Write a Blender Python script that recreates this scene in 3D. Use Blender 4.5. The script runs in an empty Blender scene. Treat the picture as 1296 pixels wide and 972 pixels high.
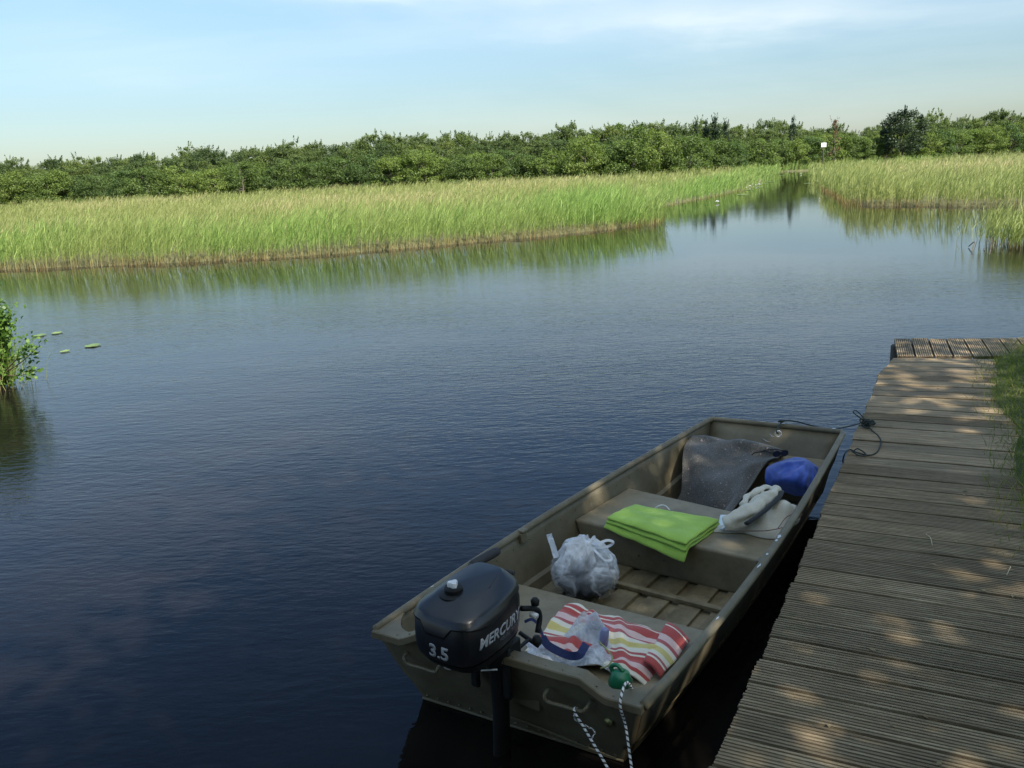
import bpy, bmesh, math, random
import numpy as np
from mathutils import Vector, Matrix, noise
from mathutils.bvhtree import BVHTree
R_ = math.radians
random.seed(7); rng = np.random.default_rng(11)
sc = bpy.context.scene
COL = sc.collection

# ---------------------------------------------------------------- camera
F_, HOR, SLOPE, CH = 1078.0, 207.0, -62/1296, 2.05
roll = -math.atan(SLOPE); pitch = math.atan((486-HOR)*math.cos(roll)/F_)
vF = Vector((0, math.cos(pitch), -math.sin(pitch)))
U0 = Vector((0, math.sin(pitch), math.cos(pitch))); R0 = Vector((1, 0, 0))
vR = math.cos(roll)*R0 - math.sin(roll)*U0
vU = math.sin(roll)*R0 + math.cos(roll)*U0
CAM = Vector((0, 0, CH))
cam = bpy.data.cameras.new('camera'); camo = bpy.data.objects.new('camera', cam); COL.objects.link(camo)
camo.matrix_world = Matrix(((vR.x, vU.x, -vF.x, 0), (vR.y, vU.y, -vF.y, 0), (vR.z, vU.z, -vF.z, CH), (0, 0, 0, 1)))
cam.sensor_width = 36; cam.lens = 36*F_/1296; cam.clip_start = 0.05; cam.clip_end = 8000
sc.camera = camo

def at(x, y, z=0.0):
    d = vF + vR*((x-648)/F_) - vU*((y-486)/F_)
    return CAM + d*((z-CH)/d.z)
def hor_y(x): return HOR + (x-648)*SLOPE
def polar(x, D):
    d = vF + vR*((x-648)/F_) - vU*((hor_y(x)-486)/F_); d.z = 0
    d.normalize(); return d*D

# ---------------------------------------------------------------- world, sun, exposure
SUN_EL, SUN_DIR = R_(47), Vector((0.62, -0.785, 0)).normalized()      # horizontal direction TOWARDS the sun
w = bpy.data.worlds.new('World'); sc.world = w; w.use_nodes = True
nt = w.node_tree; nt.nodes.clear(); N = nt.nodes.new; L = nt.links.new
sky = N('ShaderNodeTexSky'); sky.sky_type = 'NISHITA'; sky.sun_disc = False
sky.sun_elevation = SUN_EL; sky.sun_rotation = math.atan2(SUN_DIR.x, SUN_DIR.y)
sky.air_density = 1.0; sky.dust_density = 0.6; sky.ozone_density = 2.2
geo = N('ShaderNodeTexCoord')
mp = N('ShaderNodeMapping'); mp.vector_type = 'POINT'; mp.inputs['Scale'].default_value = (1.1, 1.6, 6.5); mp.inputs['Rotation'].default_value = (0.06, -0.10, 0.5)
L(geo.outputs['Generated'], mp.inputs['Vector'])
n1 = N('ShaderNodeTexNoise'); n1.inputs['Scale'].default_value = 1.7; n1.inputs['Detail'].default_value = 7; n1.inputs['Roughness'].default_value = 0.55; n1.inputs['Distortion'].default_value = 0.4
L(mp.outputs[0], n1.inputs['Vector'])
cr = N('ShaderNodeMapRange'); cr.inputs['From Min'].default_value = 0.44; cr.inputs['From Max'].default_value = 0.70; cr.inputs['To Max'].default_value = 0.75
L(n1.outputs['Fac'], cr.inputs['Value'])
sep = N('ShaderNodeSeparateXYZ'); L(geo.outputs['Generated'], sep.inputs[0])
el = N('ShaderNodeMapRange'); el.inputs['From Min'].default_value = 0.0; el.inputs['From Max'].default_value = 0.22; el.inputs['To Min'].default_value = 0.25; L(sep.outputs['Z'], el.inputs['Value'])
el2 = N('ShaderNodeMapRange'); el2.inputs['From Min'].default_value = 0.3; el2.inputs['From Max'].default_value = 0.55; el2.inputs['To Min'].default_value = 1; el2.inputs['To Max'].default_value = 0.0; L(sep.outputs['Z'], el2.inputs['Value'])
mm = N('ShaderNodeMath'); mm.operation = 'MULTIPLY'; L(cr.outputs[0], mm.inputs[0]); L(el.outputs[0], mm.inputs[1])
mm2 = N('ShaderNodeMath'); mm2.operation = 'MULTIPLY'; L(mm.outputs[0], mm2.inputs[0]); L(el2.outputs[0], mm2.inputs[1])
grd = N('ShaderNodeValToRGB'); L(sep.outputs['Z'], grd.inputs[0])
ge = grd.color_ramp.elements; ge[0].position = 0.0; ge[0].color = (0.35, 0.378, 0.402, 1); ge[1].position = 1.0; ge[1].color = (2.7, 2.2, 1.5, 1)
for pp, cc in ((0.07, (0.40, 0.43, 0.44, 1)), (0.2, (0.62, 0.64, 0.61, 1)), (0.36, (0.58, 0.69, 0.76, 1)), (0.62, (0.47, 0.60, 0.71, 1)), (0.75, (1.7, 1.5, 1.15, 1))): q_ = ge.new(pp); q_.color = cc  # stops near the zenith raised to fill the shaded boat and dock
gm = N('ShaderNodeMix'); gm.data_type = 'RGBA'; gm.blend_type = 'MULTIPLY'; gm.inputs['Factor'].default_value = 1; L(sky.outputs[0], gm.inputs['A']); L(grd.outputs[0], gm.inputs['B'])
def mth(op, a, b=None):
    x = N('ShaderNodeMath'); x.operation = op
    for i_, v_ in enumerate((a, b)):
        if v_ is None: continue
        if isinstance(v_, (int, float)): x.inputs[i_].default_value = v_
        else: L(v_, x.inputs[i_])
    return x.outputs[0]
def gau(v_, c_, w_): d_ = mth('DIVIDE', mth('SUBTRACT', v_, c_), w_); return mth('EXPONENT', mth('MULTIPLY', mth('MULTIPLY', d_, d_), -1.0))
fwd_ = mth('GREATER_THAN', sep.outputs['Y'], 0.3)
azt = mth('DIVIDE', sep.outputs['X'], mth('MAXIMUM', sep.outputs['Y'], 0.1))
wob_ = mth('MULTIPLY', mth('SUBTRACT', n1.outputs['Fac'], 0.5), 0.08)
zz_ = mth('ADD', sep.outputs['Z'], wob_)
st1 = mth('MULTIPLY', gau(zz_, 0.137, 0.024), gau(azt, 0.22, 0.2)); st2 = mth('MULTIPLY', gau(zz_, 0.178, 0.014), gau(azt, 0.30, 0.25)); st3 = mth('MULTIPLY', gau(zz_, 0.185, 0.008), gau(azt, -0.15, 0.08))
str_ = mth('MULTIPLY', mth('MULTIPLY', mth('ADD', mth('ADD', st1, st2), st3), fwd_), mth('MULTIPLY', mth('SUBTRACT', n1.outputs['Fac'], 0.12), 1.25))
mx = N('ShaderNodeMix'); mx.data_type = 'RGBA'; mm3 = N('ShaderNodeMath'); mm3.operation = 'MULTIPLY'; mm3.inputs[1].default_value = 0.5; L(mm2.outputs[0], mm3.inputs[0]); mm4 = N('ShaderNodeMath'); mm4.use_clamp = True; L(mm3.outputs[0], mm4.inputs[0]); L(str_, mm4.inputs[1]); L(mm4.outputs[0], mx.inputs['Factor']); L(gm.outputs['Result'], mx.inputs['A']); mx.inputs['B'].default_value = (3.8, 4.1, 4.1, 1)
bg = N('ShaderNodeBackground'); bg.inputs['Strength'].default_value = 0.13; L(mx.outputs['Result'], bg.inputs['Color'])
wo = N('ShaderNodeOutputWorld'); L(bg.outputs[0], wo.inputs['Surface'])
sun = bpy.data.lights.new('sun', 'SUN'); sun.energy = 4.6; sun.angle = R_(0.53); sun.color = (1, 0.95, 0.87)
suno = bpy.data.objects.new('sun', sun); COL.objects.link(suno)
sd = Vector((SUN_DIR.x*math.cos(SUN_EL), SUN_DIR.y*math.cos(SUN_EL), math.sin(SUN_EL)))
suno.rotation_euler = sd.to_track_quat('Z', 'Y').to_euler()
sc.view_settings.view_transform = 'Standard'; sc.view_settings.look = 'None'
sc.view_settings.exposure = 1.12; sc.view_settings.gamma = 1

# ---------------------------------------------------------------- helpers
def new_obj(name, verts, faces, mat=None, parent=None, smooth=True, attrs=None, uvs=None):
    me = bpy.data.meshes.new(name)
    if isinstance(verts, np.ndarray):
        me.vertices.add(len(verts)); me.vertices.foreach_set('co', verts.astype(np.float32).ravel())
        f = np.asarray(faces, dtype=np.int32); k = f.shape[1]
        me.loops.add(f.size); me.loops.foreach_set('vertex_index', f.ravel())
        me.polygons.add(len(f)); me.polygons.foreach_set('loop_start', np.arange(len(f), dtype=np.int32)*k)
        me.update(calc_edges=True)
    else:
        me.from_pydata([tuple(v) for v in verts], [], faces); me.update()
    if attrs:
        for k2, a in attrs.items():
            at_ = me.attributes.new(k2, 'FLOAT', 'POINT'); at_.data.foreach_set('value', np.asarray(a, dtype=np.float32))
    if uvs is not None:
        uvl = me.uv_layers.new(name='UVMap'); vi = np.empty(len(me.loops), dtype=np.int32); me.loops.foreach_get('vertex_index', vi)
        uvl.data.foreach_set('uv', np.asarray(uvs, dtype=np.float32)[vi].ravel())
    if smooth: me.polygons.foreach_set('use_smooth', np.ones(len(me.polygons), dtype=bool))
    if mat: me.materials.append(mat)
    o = bpy.data.objects.new(name, me); COL.objects.link(o)
    if parent: put(o, parent)
    return o
def put(o, parent):
    o.parent = parent; o.matrix_parent_inverse = Matrix.Translation(-parent.location) if parent.type == 'EMPTY' else Matrix.Identity(4)
def from_bm(name, bm, mat=None, parent=None, smooth=True):
    me = bpy.data.meshes.new(name); bm.normal_update(); bm.to_mesh(me); bm.free()
    if smooth: me.polygons.foreach_set('use_smooth', np.ones(len(me.polygons), dtype=bool))
    if mat: me.materials.append(mat)
    o = bpy.data.objects.new(name, me); COL.objects.link(o)
    if parent: put(o, parent)
    return o
def empty(name, loc=(0, 0, 0)):
    o = bpy.data.objects.new(name, None); o.location = loc; o.empty_display_size = 0.1; COL.objects.link(o); return o
def tag(o, label=None, cat=None, group=None, kind=None):
    if label: o['label'] = label
    if cat: o['category'] = cat
    if group: o['group'] = group
    if kind: o['kind'] = kind
    return o
class MB:
    def __init__(s): s.v = []; s.f = []
    def add(s, v, f):
        b = len(s.v); s.v += [tuple(p) for p in v]; s.f += [tuple(i+b for i in q) for q in f]
    def box(s, c, sx, sy, sz, ax=None, ay=None, az=None):
        c = Vector(c); ax = (ax or Vector((1, 0, 0))).normalized(); ay = (ay or Vector((0, 1, 0))).normalized(); az = (az or Vector((0, 0, 1))).normalized()
        P = [c+ax*(sx*i/2)+ay*(sy*j/2)+az*(sz*k/2) for k in (-1, 1) for j in (-1, 1) for i in (-1, 1)]
        s.add(P, [(0, 2, 3, 1), (4, 5, 7, 6), (0, 1, 5, 4), (2, 6, 7, 3), (0, 4, 6, 2), (1, 3, 7, 5)])
    def tube(s, pts, r, n=8, cap=True, flat=None):
        pts = [Vector(p) for p in pts]; rr = r if isinstance(r, (list, tuple)) else [r]*len(pts)
        V = []; prev = None
        for i, p in enumerate(pts):
            t = (pts[min(i+1, len(pts)-1)]-pts[max(i-1, 0)]).normalized()
            if prev is None:
                a = Vector((0, 0, 1)) if abs(t.z) < 0.9 else Vector((1, 0, 0)); nx = t.cross(a).normalized()
            else:
                nx = (prev-t*prev.dot(t)); nx = nx.normalized() if nx.length > 1e-6 else t.orthogonal().normalized()
            prev = nx; ny = t.cross(nx)
            for k in range(n):
                a = 2*math.pi*k/n; V.append(p+nx*(math.cos(a)*rr[i])+ny*(math.sin(a)*rr[i]*(flat or 1)))
        Fc = [(i*n+k, i*n+(k+1) % n, (i+1)*n+(k+1) % n, (i+1)*n+k) for i in range(len(pts)-1) for k in range(n)]
        if cap: Fc += [tuple(range(n))[::-1], tuple(range((len(pts)-1)*n, len(pts)*n))]
        s.add(V, Fc)
    def lathe(s, c, prof, n=20, ax=None):
        c = Vector(c); az = (ax or Vector((0, 0, 1))).normalized(); x = az.orthogonal().normalized(); y = az.cross(x)
        V = [c+az*h+x*(math.cos(2*math.pi*k/n)*r)+y*(math.sin(2*math.pi*k/n)*r) for r, h in prof for k in range(n)]
        Fc = [(i*n+k, i*n+(k+1) % n, (i+1)*n+(k+1) % n, (i+1)*n+k) for i in range(len(prof)-1) for k in range(n)]
        Fc += [tuple(range(n))[::-1], tuple(range((len(prof)-1)*n, len(prof)*n))]
        s.add(V, Fc)
    def grid(s, fn, nu, nv):
        V = [fn(i/nu, j/nv) for j in range(nv+1) for i in range(nu+1)]
        s.add(V, [(j*(nu+1)+i, j*(nu+1)+i+1, (j+1)*(nu+1)+i+1, (j+1)*(nu+1)+i) for j in range(nv) for i in range(nu)])
    def build(s, name, mat=None, parent=None, smooth=True, bevel=0, subd=0, solid=0, sharp=None):
        o = new_obj(name, s.v, s.f, mat, parent, smooth)
        if solid: m = o.modifiers.new('s', 'SOLIDIFY'); m.thickness = solid; m.offset = 0
        if bevel: m = o.modifiers.new('b', 'BEVEL'); m.width = bevel; m.segments = 2; m.limit_method = 'ANGLE'
        if subd: m = o.modifiers.new('u', 'SUBSURF'); m.levels = subd; m.render_levels = subd
        if smooth and (bevel or sharp): o.data.set_sharp_from_angle(angle=R_(sharp or 40))
        return o
def spline(pts, n=8):
    pts = [Vector(p) for p in pts]; out = []
    P = [pts[0]*2-pts[1]]+pts+[pts[-1]*2-pts[-2]]
    for i in range(1, len(P)-2):
        for k in range(n):
            t = k/n; a, b, c, d = P[i-1], P[i], P[i+1], P[i+2]
            out.append(0.5*((2*b)+(c-a)*t+(2*a-5*b+4*c-d)*t*t+(3*b-a-3*c+d)*t**3))
    out.append(pts[-1]); return out

# ---------------------------------------------------------------- materials
class M_:
    def __init__(s, name):
        s.m = bpy.data.materials.new(name); s.m.use_nodes = True; s.nt = s.m.node_tree
        s.p = s.nt.nodes['Principled BSDF']; s.out = s.nt.nodes['Material Output']
    def n(s, t, **k):
        x = s.nt.nodes.new(t)
        for a, b in k.items():
            if a in x.inputs.keys(): x.inputs[a].default_value = b
            else: setattr(x, a, b)
        return x
    def l(s, a, b): s.nt.links.new(a, b)
    def mapped(s, scale=(1, 1, 1), rot=(0, 0, 0), coord='Object'):
        c = s.n('ShaderNodeTexCoord'); m = s.n('ShaderNodeMapping'); m.inputs['Scale'].default_value = scale; m.inputs['Rotation'].default_value = rot
        s.l(c.outputs[coord], m.inputs[0]); return m.outputs[0]
    def noise(s, vec, scale, detail=4, rough=0.5, dist=0):
        x = s.n('ShaderNodeTexNoise'); x.inputs['Scale'].default_value = scale; x.inputs['Detail'].default_value = detail; x.inputs['Roughness'].default_value = rough; x.inputs['Distortion'].default_value = dist
        if vec is not None: s.l(vec, x.inputs['Vector'])
        return x.outputs['Fac']
    def ramp(s, fac, stops, interp='LINEAR'):
        x = s.n('ShaderNodeValToRGB'); e = x.color_ramp.elements; x.color_ramp.interpolation = interp
        while len(e) < len(stops): e.new(0.5)
        for q, (p, c) in zip(e, stops): q.position = p; q.color = (*c, 1) if len(c) == 3 else c
        s.l(fac, x.inputs[0]); return x.outputs[0]
    def mix(s, fac, a, b, blend='MIX'):
        x = s.n('ShaderNodeMix'); x.data_type = 'RGBA'; x.blend_type = blend
        for v, i in ((fac, 'Factor'), (a, 'A'), (b, 'B')):
            if isinstance(v, (int, float)): x.inputs[i].default_value = v
            elif isinstance(v, tuple): x.inputs[i].default_value = (*v, 1) if len(v) == 3 else v
            else: s.l(v, x.inputs[i])
        return x.outputs['Result']
    def math(s, op, a, b=None):
        x = s.n('ShaderNodeMath'); x.operation = op
        for i, v in enumerate((a, b)):
            if v is None: continue
            if isinstance(v, (int, float)): x.inputs[i].default_value = v
            else: s.l(v, x.inputs[i])
        return x.outputs[0]
    def attr(s, name): x = s.n('ShaderNodeAttribute'); x.attribute_name = name; return x.outputs['Fac']
    def bump(s, h, strength=0.3, dist=0.01, normal=None):
        b = s.n('ShaderNodeBump'); b.inputs['Strength'].default_value = strength; b.inputs['Distance'].default_value = dist; s.l(h, b.inputs['Height'])
        if normal is not None: s.l(normal, b.inputs['Normal'])
        s.l(b.outputs[0], s.p.inputs['Normal']); return b.outputs[0]
    def set(s, **k):
        for a, b in k.items():
            a = a.replace('_', ' ')
            if hasattr(b, 'is_output'): s.l(b, s.p.inputs[a])
            else: s.p.inputs[a].default_value = (*b, 1) if isinstance(b, tuple) and len(b) == 3 else b
        return s
def simple(name, c, rough=0.6, var=0.25, scale=12, bump=0.0, bscale=80, bd=0.003, **k):
    m = M_(name); v = m.mapped(); n_ = m.noise(v, scale, 5, 0.6)
    a = tuple(x*(1-var) for x in c); b = tuple(min(1, x*(1+var)) for x in c)
    m.set(Base_Color=m.ramp(n_, [(0.3, a), (0.7, b)]), Roughness=rough, **k)
    if bump: m.bump(m.noise(v, bscale, 4, 0.6), bump, bd)
    return m.m

# boat paint: olive drab, a little worn
m = M_('olive_paint'); v = m.mapped()
n_ = m.noise(v, 5, 6, 0.65); n2 = m.noise(v, 38, 6, 0.7)
base = m.ramp(n_, [(0.3, (0.118, 0.1, 0.062)), (0.55, (0.152, 0.13, 0.083)), (0.8, (0.2, 0.174, 0.116))])
base = m.mix(m.ramp(n2, [(0.62, (0, 0, 0)), (0.72, (1, 1, 1))]), base, (0.21, 0.19, 0.14))
n3 = m.noise(v, 90, 3, 0.7)
dirt = m.noise(v, 2.6, 8, 0.72); base = m.mix(0.75, base, m.ramp(dirt, [(0.3, (0.62, 0.56, 0.46)), (0.6, (1.1, 1.1, 1.08))]), 'MULTIPLY')
scr = m.noise(m.mapped((3, 90, 90), (0.2, 0.4, 0.62)), 1.6, 5, 0.75)
base = m.mix(m.ramp(scr, [(0.66, (0, 0, 0)), (0.70, (0.55,)*3)]), base, (0.3, 0.28, 0.22))
base = m.mix(m.ramp(n3, [(0.75, (0, 0, 0)), (0.78, (1, 1, 1))]), base, (0.38, 0.36, 0.31))
m.set(Base_Color=base, Roughness=m.math('MULTIPLY_ADD', n_, 0.25), Specular_IOR_Level=0.35)
rr = m.ramp(n2, [(0.3, (0.42,)*3), (0.7, (0.6,)*3)]); m.set(Roughness=rr)
m.bump(m.noise(v, 140, 3), 0.06, 0.002); OLIVE = m.m
m = M_('bench_paint'); v = m.mapped(); n_ = m.noise(v, 4, 5, 0.6)
d2 = m.noise(v, 11, 8, 0.75); m.set(Base_Color=m.mix(0.7, m.ramp(n_, [(0.3, (0.19, 0.155, 0.095)), (0.75, (0.25, 0.208, 0.13))]), m.ramp(d2, [(0.35, (0.7, 0.66, 0.58)), (0.55, (1.05,)*3), (0.75, (1.25, 1.22, 1.15))]), 'MULTIPLY'), Roughness=0.5, Specular_IOR_Level=0.4); m.bump(m.noise(v, 420, 2), 0.1, 0.001); BENCH = m.m
m = M_('floor_paint'); v = m.mapped(); n_ = m.noise(v, 9, 7, 0.7)
m.set(Base_Color=m.ramp(n_, [(0.3, (0.085, 0.062, 0.032)), (0.5, (0.17, 0.132, 0.07)), (0.75, (0.27, 0.22, 0.13))]), Roughness=0.62); m.bump(m.noise(v, 60, 4), 0.2, 0.003); FLOORP = m.m
CHIP = simple('bare_alu', (0.62, 0.62, 0.6), 0.45, 0.1, Metallic=0.4)
BLACKP = simple('black_cowl_plastic', (0.012, 0.012, 0.014), 0.3, 0.2, bump=0.03, bscale=300, Specular_IOR_Level=0.55)
BLACKM = simple('matt_black_plastic', (0.009, 0.009, 0.009), 0.6, 0.3, Specular_IOR_Level=0.3)
RUBBER = simple('rubber_grip', (0.02, 0.02, 0.022), 0.7, 0.2)
SILVER = simple('silver_print', (0.36, 0.36, 0.37), 0.45, 0.1)
WHITEPL = simple('white_plastic', (0.7, 0.7, 0.68), 0.4, 0.08)
TEXTW = simple('pale_print', (0.62, 0.62, 0.62), 0.5, 0.05)

def cloth(name, c1, c2, scale=200, rough=0.95, bump=0.4, extra=None):
    m = M_(name); v = m.mapped(); a = m.noise(v, scale, 3, 0.7); b = m.noise(v, 7, 4)
    col = m.mix(m.ramp(a, [(0.35, (0, 0, 0)), (0.65, (1, 1, 1))]), c1, c2)
    col = m.mix(0.5, col, m.ramp(b, [(0.3, (0.75,)*3), (0.7, (1.15,)*3)]), 'MULTIPLY')
    if extra:
        e = m.noise(v, extra[0], 2, 0.5); col = m.mix(m.ramp(e, [(extra[1], (0, 0, 0)), (extra[1]+0.05, (1, 1, 1))]), col, extra[2])
    m.set(Base_Color=col, Roughness=rough, Specular_IOR_Level=0.15)
    m.p.inputs['Sheen Weight'].default_value = 0.2
    m.bump(a, bump, 0.004); return m.m
GREYWOOL = cloth('grey_wool', (0.045, 0.042, 0.037), (0.125, 0.116, 0.1), 160, extra=(75, 0.66, (0.36, 0.27, 0.26)))
LIME = cloth('lime_microfibre', (0.27, 0.43, 0.06), (0.37, 0.55, 0.1), 350, bump=0.3)
BLUE = cloth('blue_nylon', (0.025, 0.055, 0.26), (0.04, 0.085, 0.34), 30, rough=0.5, bump=0.1)
CREAM = cloth('cream_cotton', (0.5, 0.46, 0.37), (0.6, 0.56, 0.46), 200, bump=0.15)
BLACKCL = cloth('black_webbing', (0.012, 0.012, 0.012), (0.02, 0.02, 0.02))
PAPER = cloth('pale_blue_cloth', (0.55, 0.65, 0.7), (0.7, 0.76, 0.78))

def plastic_film(name, col, alpha, scale=18, grad=None):
    m = M_(name); v = m.mapped(); n_ = m.noise(v, scale, 3, 0.5, 1.0); n2 = m.noise(v, scale*2.7, 3, 0.5, 1.2)
    m.set(Base_Color=col, Roughness=0.17, Specular_IOR_Level=0.9)
    rid = m.math('ABSOLUTE', m.math('SUBTRACT', n_, 0.5)); rid2 = m.math('ABSOLUTE', m.math('SUBTRACT', n2, 0.5))
    m.bump(m.math('ADD', rid, m.math('MULTIPLY', rid2, 0.4)), 0.6, 0.03)
    tr = m.n('ShaderNodeBsdfTransparent'); tl = m.n('ShaderNodeBsdfTranslucent'); tl.inputs[0].default_value = (*col, 1)
    a = m.n('ShaderNodeMixShader'); a.inputs[0].default_value = 0.3; m.l(m.p.outputs[0], a.inputs[1]); m.l(tl.outputs[0], a.inputs[2])
    b = m.n('ShaderNodeMixShader'); fac = m.ramp(rid, [(0.0, (min(1, alpha+0.35),)*3), (0.05, (alpha,)*3), (0.2, (max(0, alpha-0.2),)*3)])
    if grad:
        sz = m.n('ShaderNodeSeparateXYZ'); m.l(m.mapped(coord='Generated'), sz.inputs[0]); 
        fac = m.math('ADD', fac, m.math('MULTIPLY', m.math('SUBTRACT', m.math('ADD', sz.outputs['Z'], m.math('MULTIPLY', m.math('SUBTRACT', n_, 0.5), 0.8)), 0.55), grad))
    m.l(fac, b.inputs[0])
    m.l(tr.outputs[0], b.inputs[1]); m.l(a.outputs[0], b.inputs[2]); m.l(b.outputs[0], m.out.inputs[0]); return m.m
FILM = plastic_film('thin_white_film', (0.9, 0.9, 0.9), 0.45, 6, 1.4)
FILM2 = plastic_film('clear_blueish_film', (0.78, 0.81, 0.85), 0.75, 14)
FILMD = simple('film_gathered', (0.7, 0.71, 0.73), 0.3, 0.08)

# wood
def wood_mat(name, dark, mid, light):
    m = M_(name); uv = m.n('ShaderNodeUVMap'); mpn = m.n('ShaderNodeMapping'); mpn.inputs['Scale'].default_value = (1.6, 26, 1); m.l(uv.outputs[0], mpn.inputs[0])
    g = m.noise(mpn.outputs[0], 2.2, 8, 0.72, 0.6)
    mp2 = m.n('ShaderNodeMapping'); mp2.inputs['Scale'].default_value = (1.0, 1.0, 1); m.l(uv.outputs[0], mp2.inputs[0])
    bl = m.noise(m.mapped(coord='Object'), 1.7, 5, 0.6); fine = m.noise(mpn.outputs[0], 11, 5, 0.7)
    col = m.ramp(g, [(0.28, dark), (0.5, mid), (0.72, light)])
    rv = m.attr('rnd'); col = m.mix(0.75, col, m.ramp(rv, [(0, (0.62, 0.6, 0.56)), (1, (1.25, 1.2, 1.12))]), 'MULTIPLY')
    col = m.mix(0.6, col, m.ramp(bl, [(0.3, (0.6, 0.6, 0.52)), (0.7, (1.2, 1.2, 1.2))]), 'MULTIPLY')
    gr = m.noise(m.mapped(coord='Object'), 4.5, 6, 0.7)
    col = m.mix(m.ramp(gr, [(0.58, (0, 0, 0)), (0.75, (0.55,)*3)]), col, (0.075, 0.085, 0.035))
    gd = m.attr('groove'); col = m.mix(m.math('MULTIPLY', gd, 0.68), col, (0.012, 0.009, 0.006))
    m.set(Base_Color=col, Roughness=m.ramp(fine, [(0.3, (0.62,)*3), (0.7, (0.85,)*3)]), Specular_IOR_Level=0.3)
    m.bump(m.math('ADD', g, fine), 0.55, 0.006); return m.m
WOOD = wood_mat('weathered_deck_wood', (0.095, 0.068, 0.038), (0.225, 0.17, 0.102), (0.43, 0.345, 0.225))
POSTW = simple('wet_post_wood', (0.05, 0.04, 0.028), 0.8, 0.4, 8, 0.5, 30, 0.01)

# foliage
def leafy(name, stops, transl=0.35, rough=0.5, patch=None, tint=None):
    m = M_(name); r = m.attr('rnd'); col = m.ramp(r, stops)
    if tint:
        oi = m.n('ShaderNodeObjectInfo'); col = m.mix(0.9, col, m.ramp(oi.outputs['Random'], tint), 'MULTIPLY')
    if patch:
        geo_ = m.n('ShaderNodeNewGeometry'); pn = m.noise(geo_.outputs['Position'], patch[0], 3, 0.5)
        col = m.mix(m.ramp(pn, [(patch[1], (0, 0, 0)), (patch[2], (patch[4],)*3)]), col, patch[3])
    m.set(Base_Color=col, Roughness=rough, Specular_IOR_Level=0.25)
    tl = m.n('ShaderNodeBsdfTranslucent'); m.l(m.mix(1.0, col, (1.15, 1.25, 0.6), 'MULTIPLY'), tl.inputs[0])
    mxs = m.n('ShaderNodeMixShader'); mxs.inputs[0].default_value = transl; m.l(m.p.outputs[0], mxs.inputs[1]); m.l(tl.outputs[0], mxs.inputs[2]); m.l(mxs.outputs[0], m.out.inputs[0])
    return m.m
TINT = [(0, (0.62, 0.72, 0.7)), (0.35, (0.9, 0.92, 0.75)), (0.7, (1.1, 1.1, 0.8)), (1, (1.35, 1.25, 0.9))]
TREELEAF = leafy('tree_leaves', [(0, (0.085, 0.12, 0.05)), (0.5, (0.12, 0.16, 0.065)), (1, (0.16, 0.205, 0.085))], 0.45, tint=TINT)
BUSHLEAF = leafy('bush_leaves', [(0, (0.095, 0.14, 0.05)), (0.5, (0.135, 0.19, 0.065)), (1, (0.175, 0.23, 0.085))], 0.45, tint=TINT)
OAKLEAF = leafy('dark_oak_leaves', [(0, (0.02, 0.036, 0.018)), (1, (0.055, 0.08, 0.034))], 0.2)
SPRUCE = leafy('conifer_needles', [(0, (0.016, 0.035, 0.016)), (1, (0.04, 0.07, 0.026))], 0.15)
DEADLEAF = leafy('rust_brown_leaves', [(0, (0.1, 0.06, 0.03)), (1, (0.17, 0.1, 0.05))], 0.25)
PALELEAF = leafy('thin_pale_leaves', [(0, (0.09, 0.11, 0.05)), (1, (0.16, 0.18, 0.09))], 0.3)
NEARLEAF = leafy('waterside_leaves', [(0, (0.05, 0.11, 0.018)), (1, (0.14, 0.24, 0.04))], 0.4, 0.4)
ALDERLEAF = leafy('alder_leaves', [(0, (0.1, 0.17, 0.03)), (1, (0.2, 0.28, 0.06))], 0.6, 0.45)
BARK = simple('bark', (0.09, 0.075, 0.055), 0.9, 0.4, 6, 0.5, 20, 0.02)
def reedmat(name, green, yellow=0.45):
    m = M_(name); h = m.attr('hgt'); r = m.attr('rnd'); d = m.attr('dry')
    g = m.ramp(r, green)
    base = m.ramp(r, [(0, (0.2, 0.11, 0.045)), (0.6, (0.33, 0.225, 0.1)), (1, (0.46, 0.35, 0.17))])
    geo_ = m.n('ShaderNodeNewGeometry'); pn = m.noise(geo_.outputs['Position'], 0.16, 4, 0.6)
    g = m.mix(m.ramp(pn, [(0.45, (0, 0, 0)), (0.7, (0.6,)*3)]), g, (0.3, 0.29, 0.11))
    col = m.mix(m.ramp(h, [(0.1, (0, 0, 0)), (0.3, (1, 1, 1))]), base, g)
    col = m.mix(d, col, (0.56, 0.46, 0.26))
    m.set(Base_Color=col, Roughness=0.55, Specular_IOR_Level=0.2)
    tl = m.n('ShaderNodeBsdfTranslucent'); m.l(m.mix(1.0, col, (1.1, 1.15, 0.6), 'MULTIPLY'), tl.inputs[0])
    mxs = m.n('ShaderNodeMixShader'); mxs.inputs[0].default_value = 0.35; m.l(m.p.outputs[0], mxs.inputs[1]); m.l(tl.outputs[0], mxs.inputs[2]); m.l(mxs.outputs[0], m.out.inputs[0])
    return m.m
REED = reedmat('reed_blades', [(0, (0.11, 0.195, 0.04)), (0.5, (0.21, 0.335, 0.075)), (1, (0.36, 0.47, 0.14))])
REED2 = reedmat('bank_reed_blades', [(0, (0.13, 0.19, 0.045)), (0.5, (0.24, 0.3, 0.08)), (1, (0.37, 0.42, 0.15))])
GRASS = leafy('bank_grass', [(0, (0.08, 0.12, 0.014)), (0.6, (0.15, 0.2, 0.025)), (1, (0.26, 0.26, 0.07))], 0.35)

MEADOW = reedmat('meadow_blades', [(0, (0.17, 0.22, 0.06)), (0.5, (0.28, 0.32, 0.1)), (1, (0.42, 0.43, 0.18))])
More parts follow.
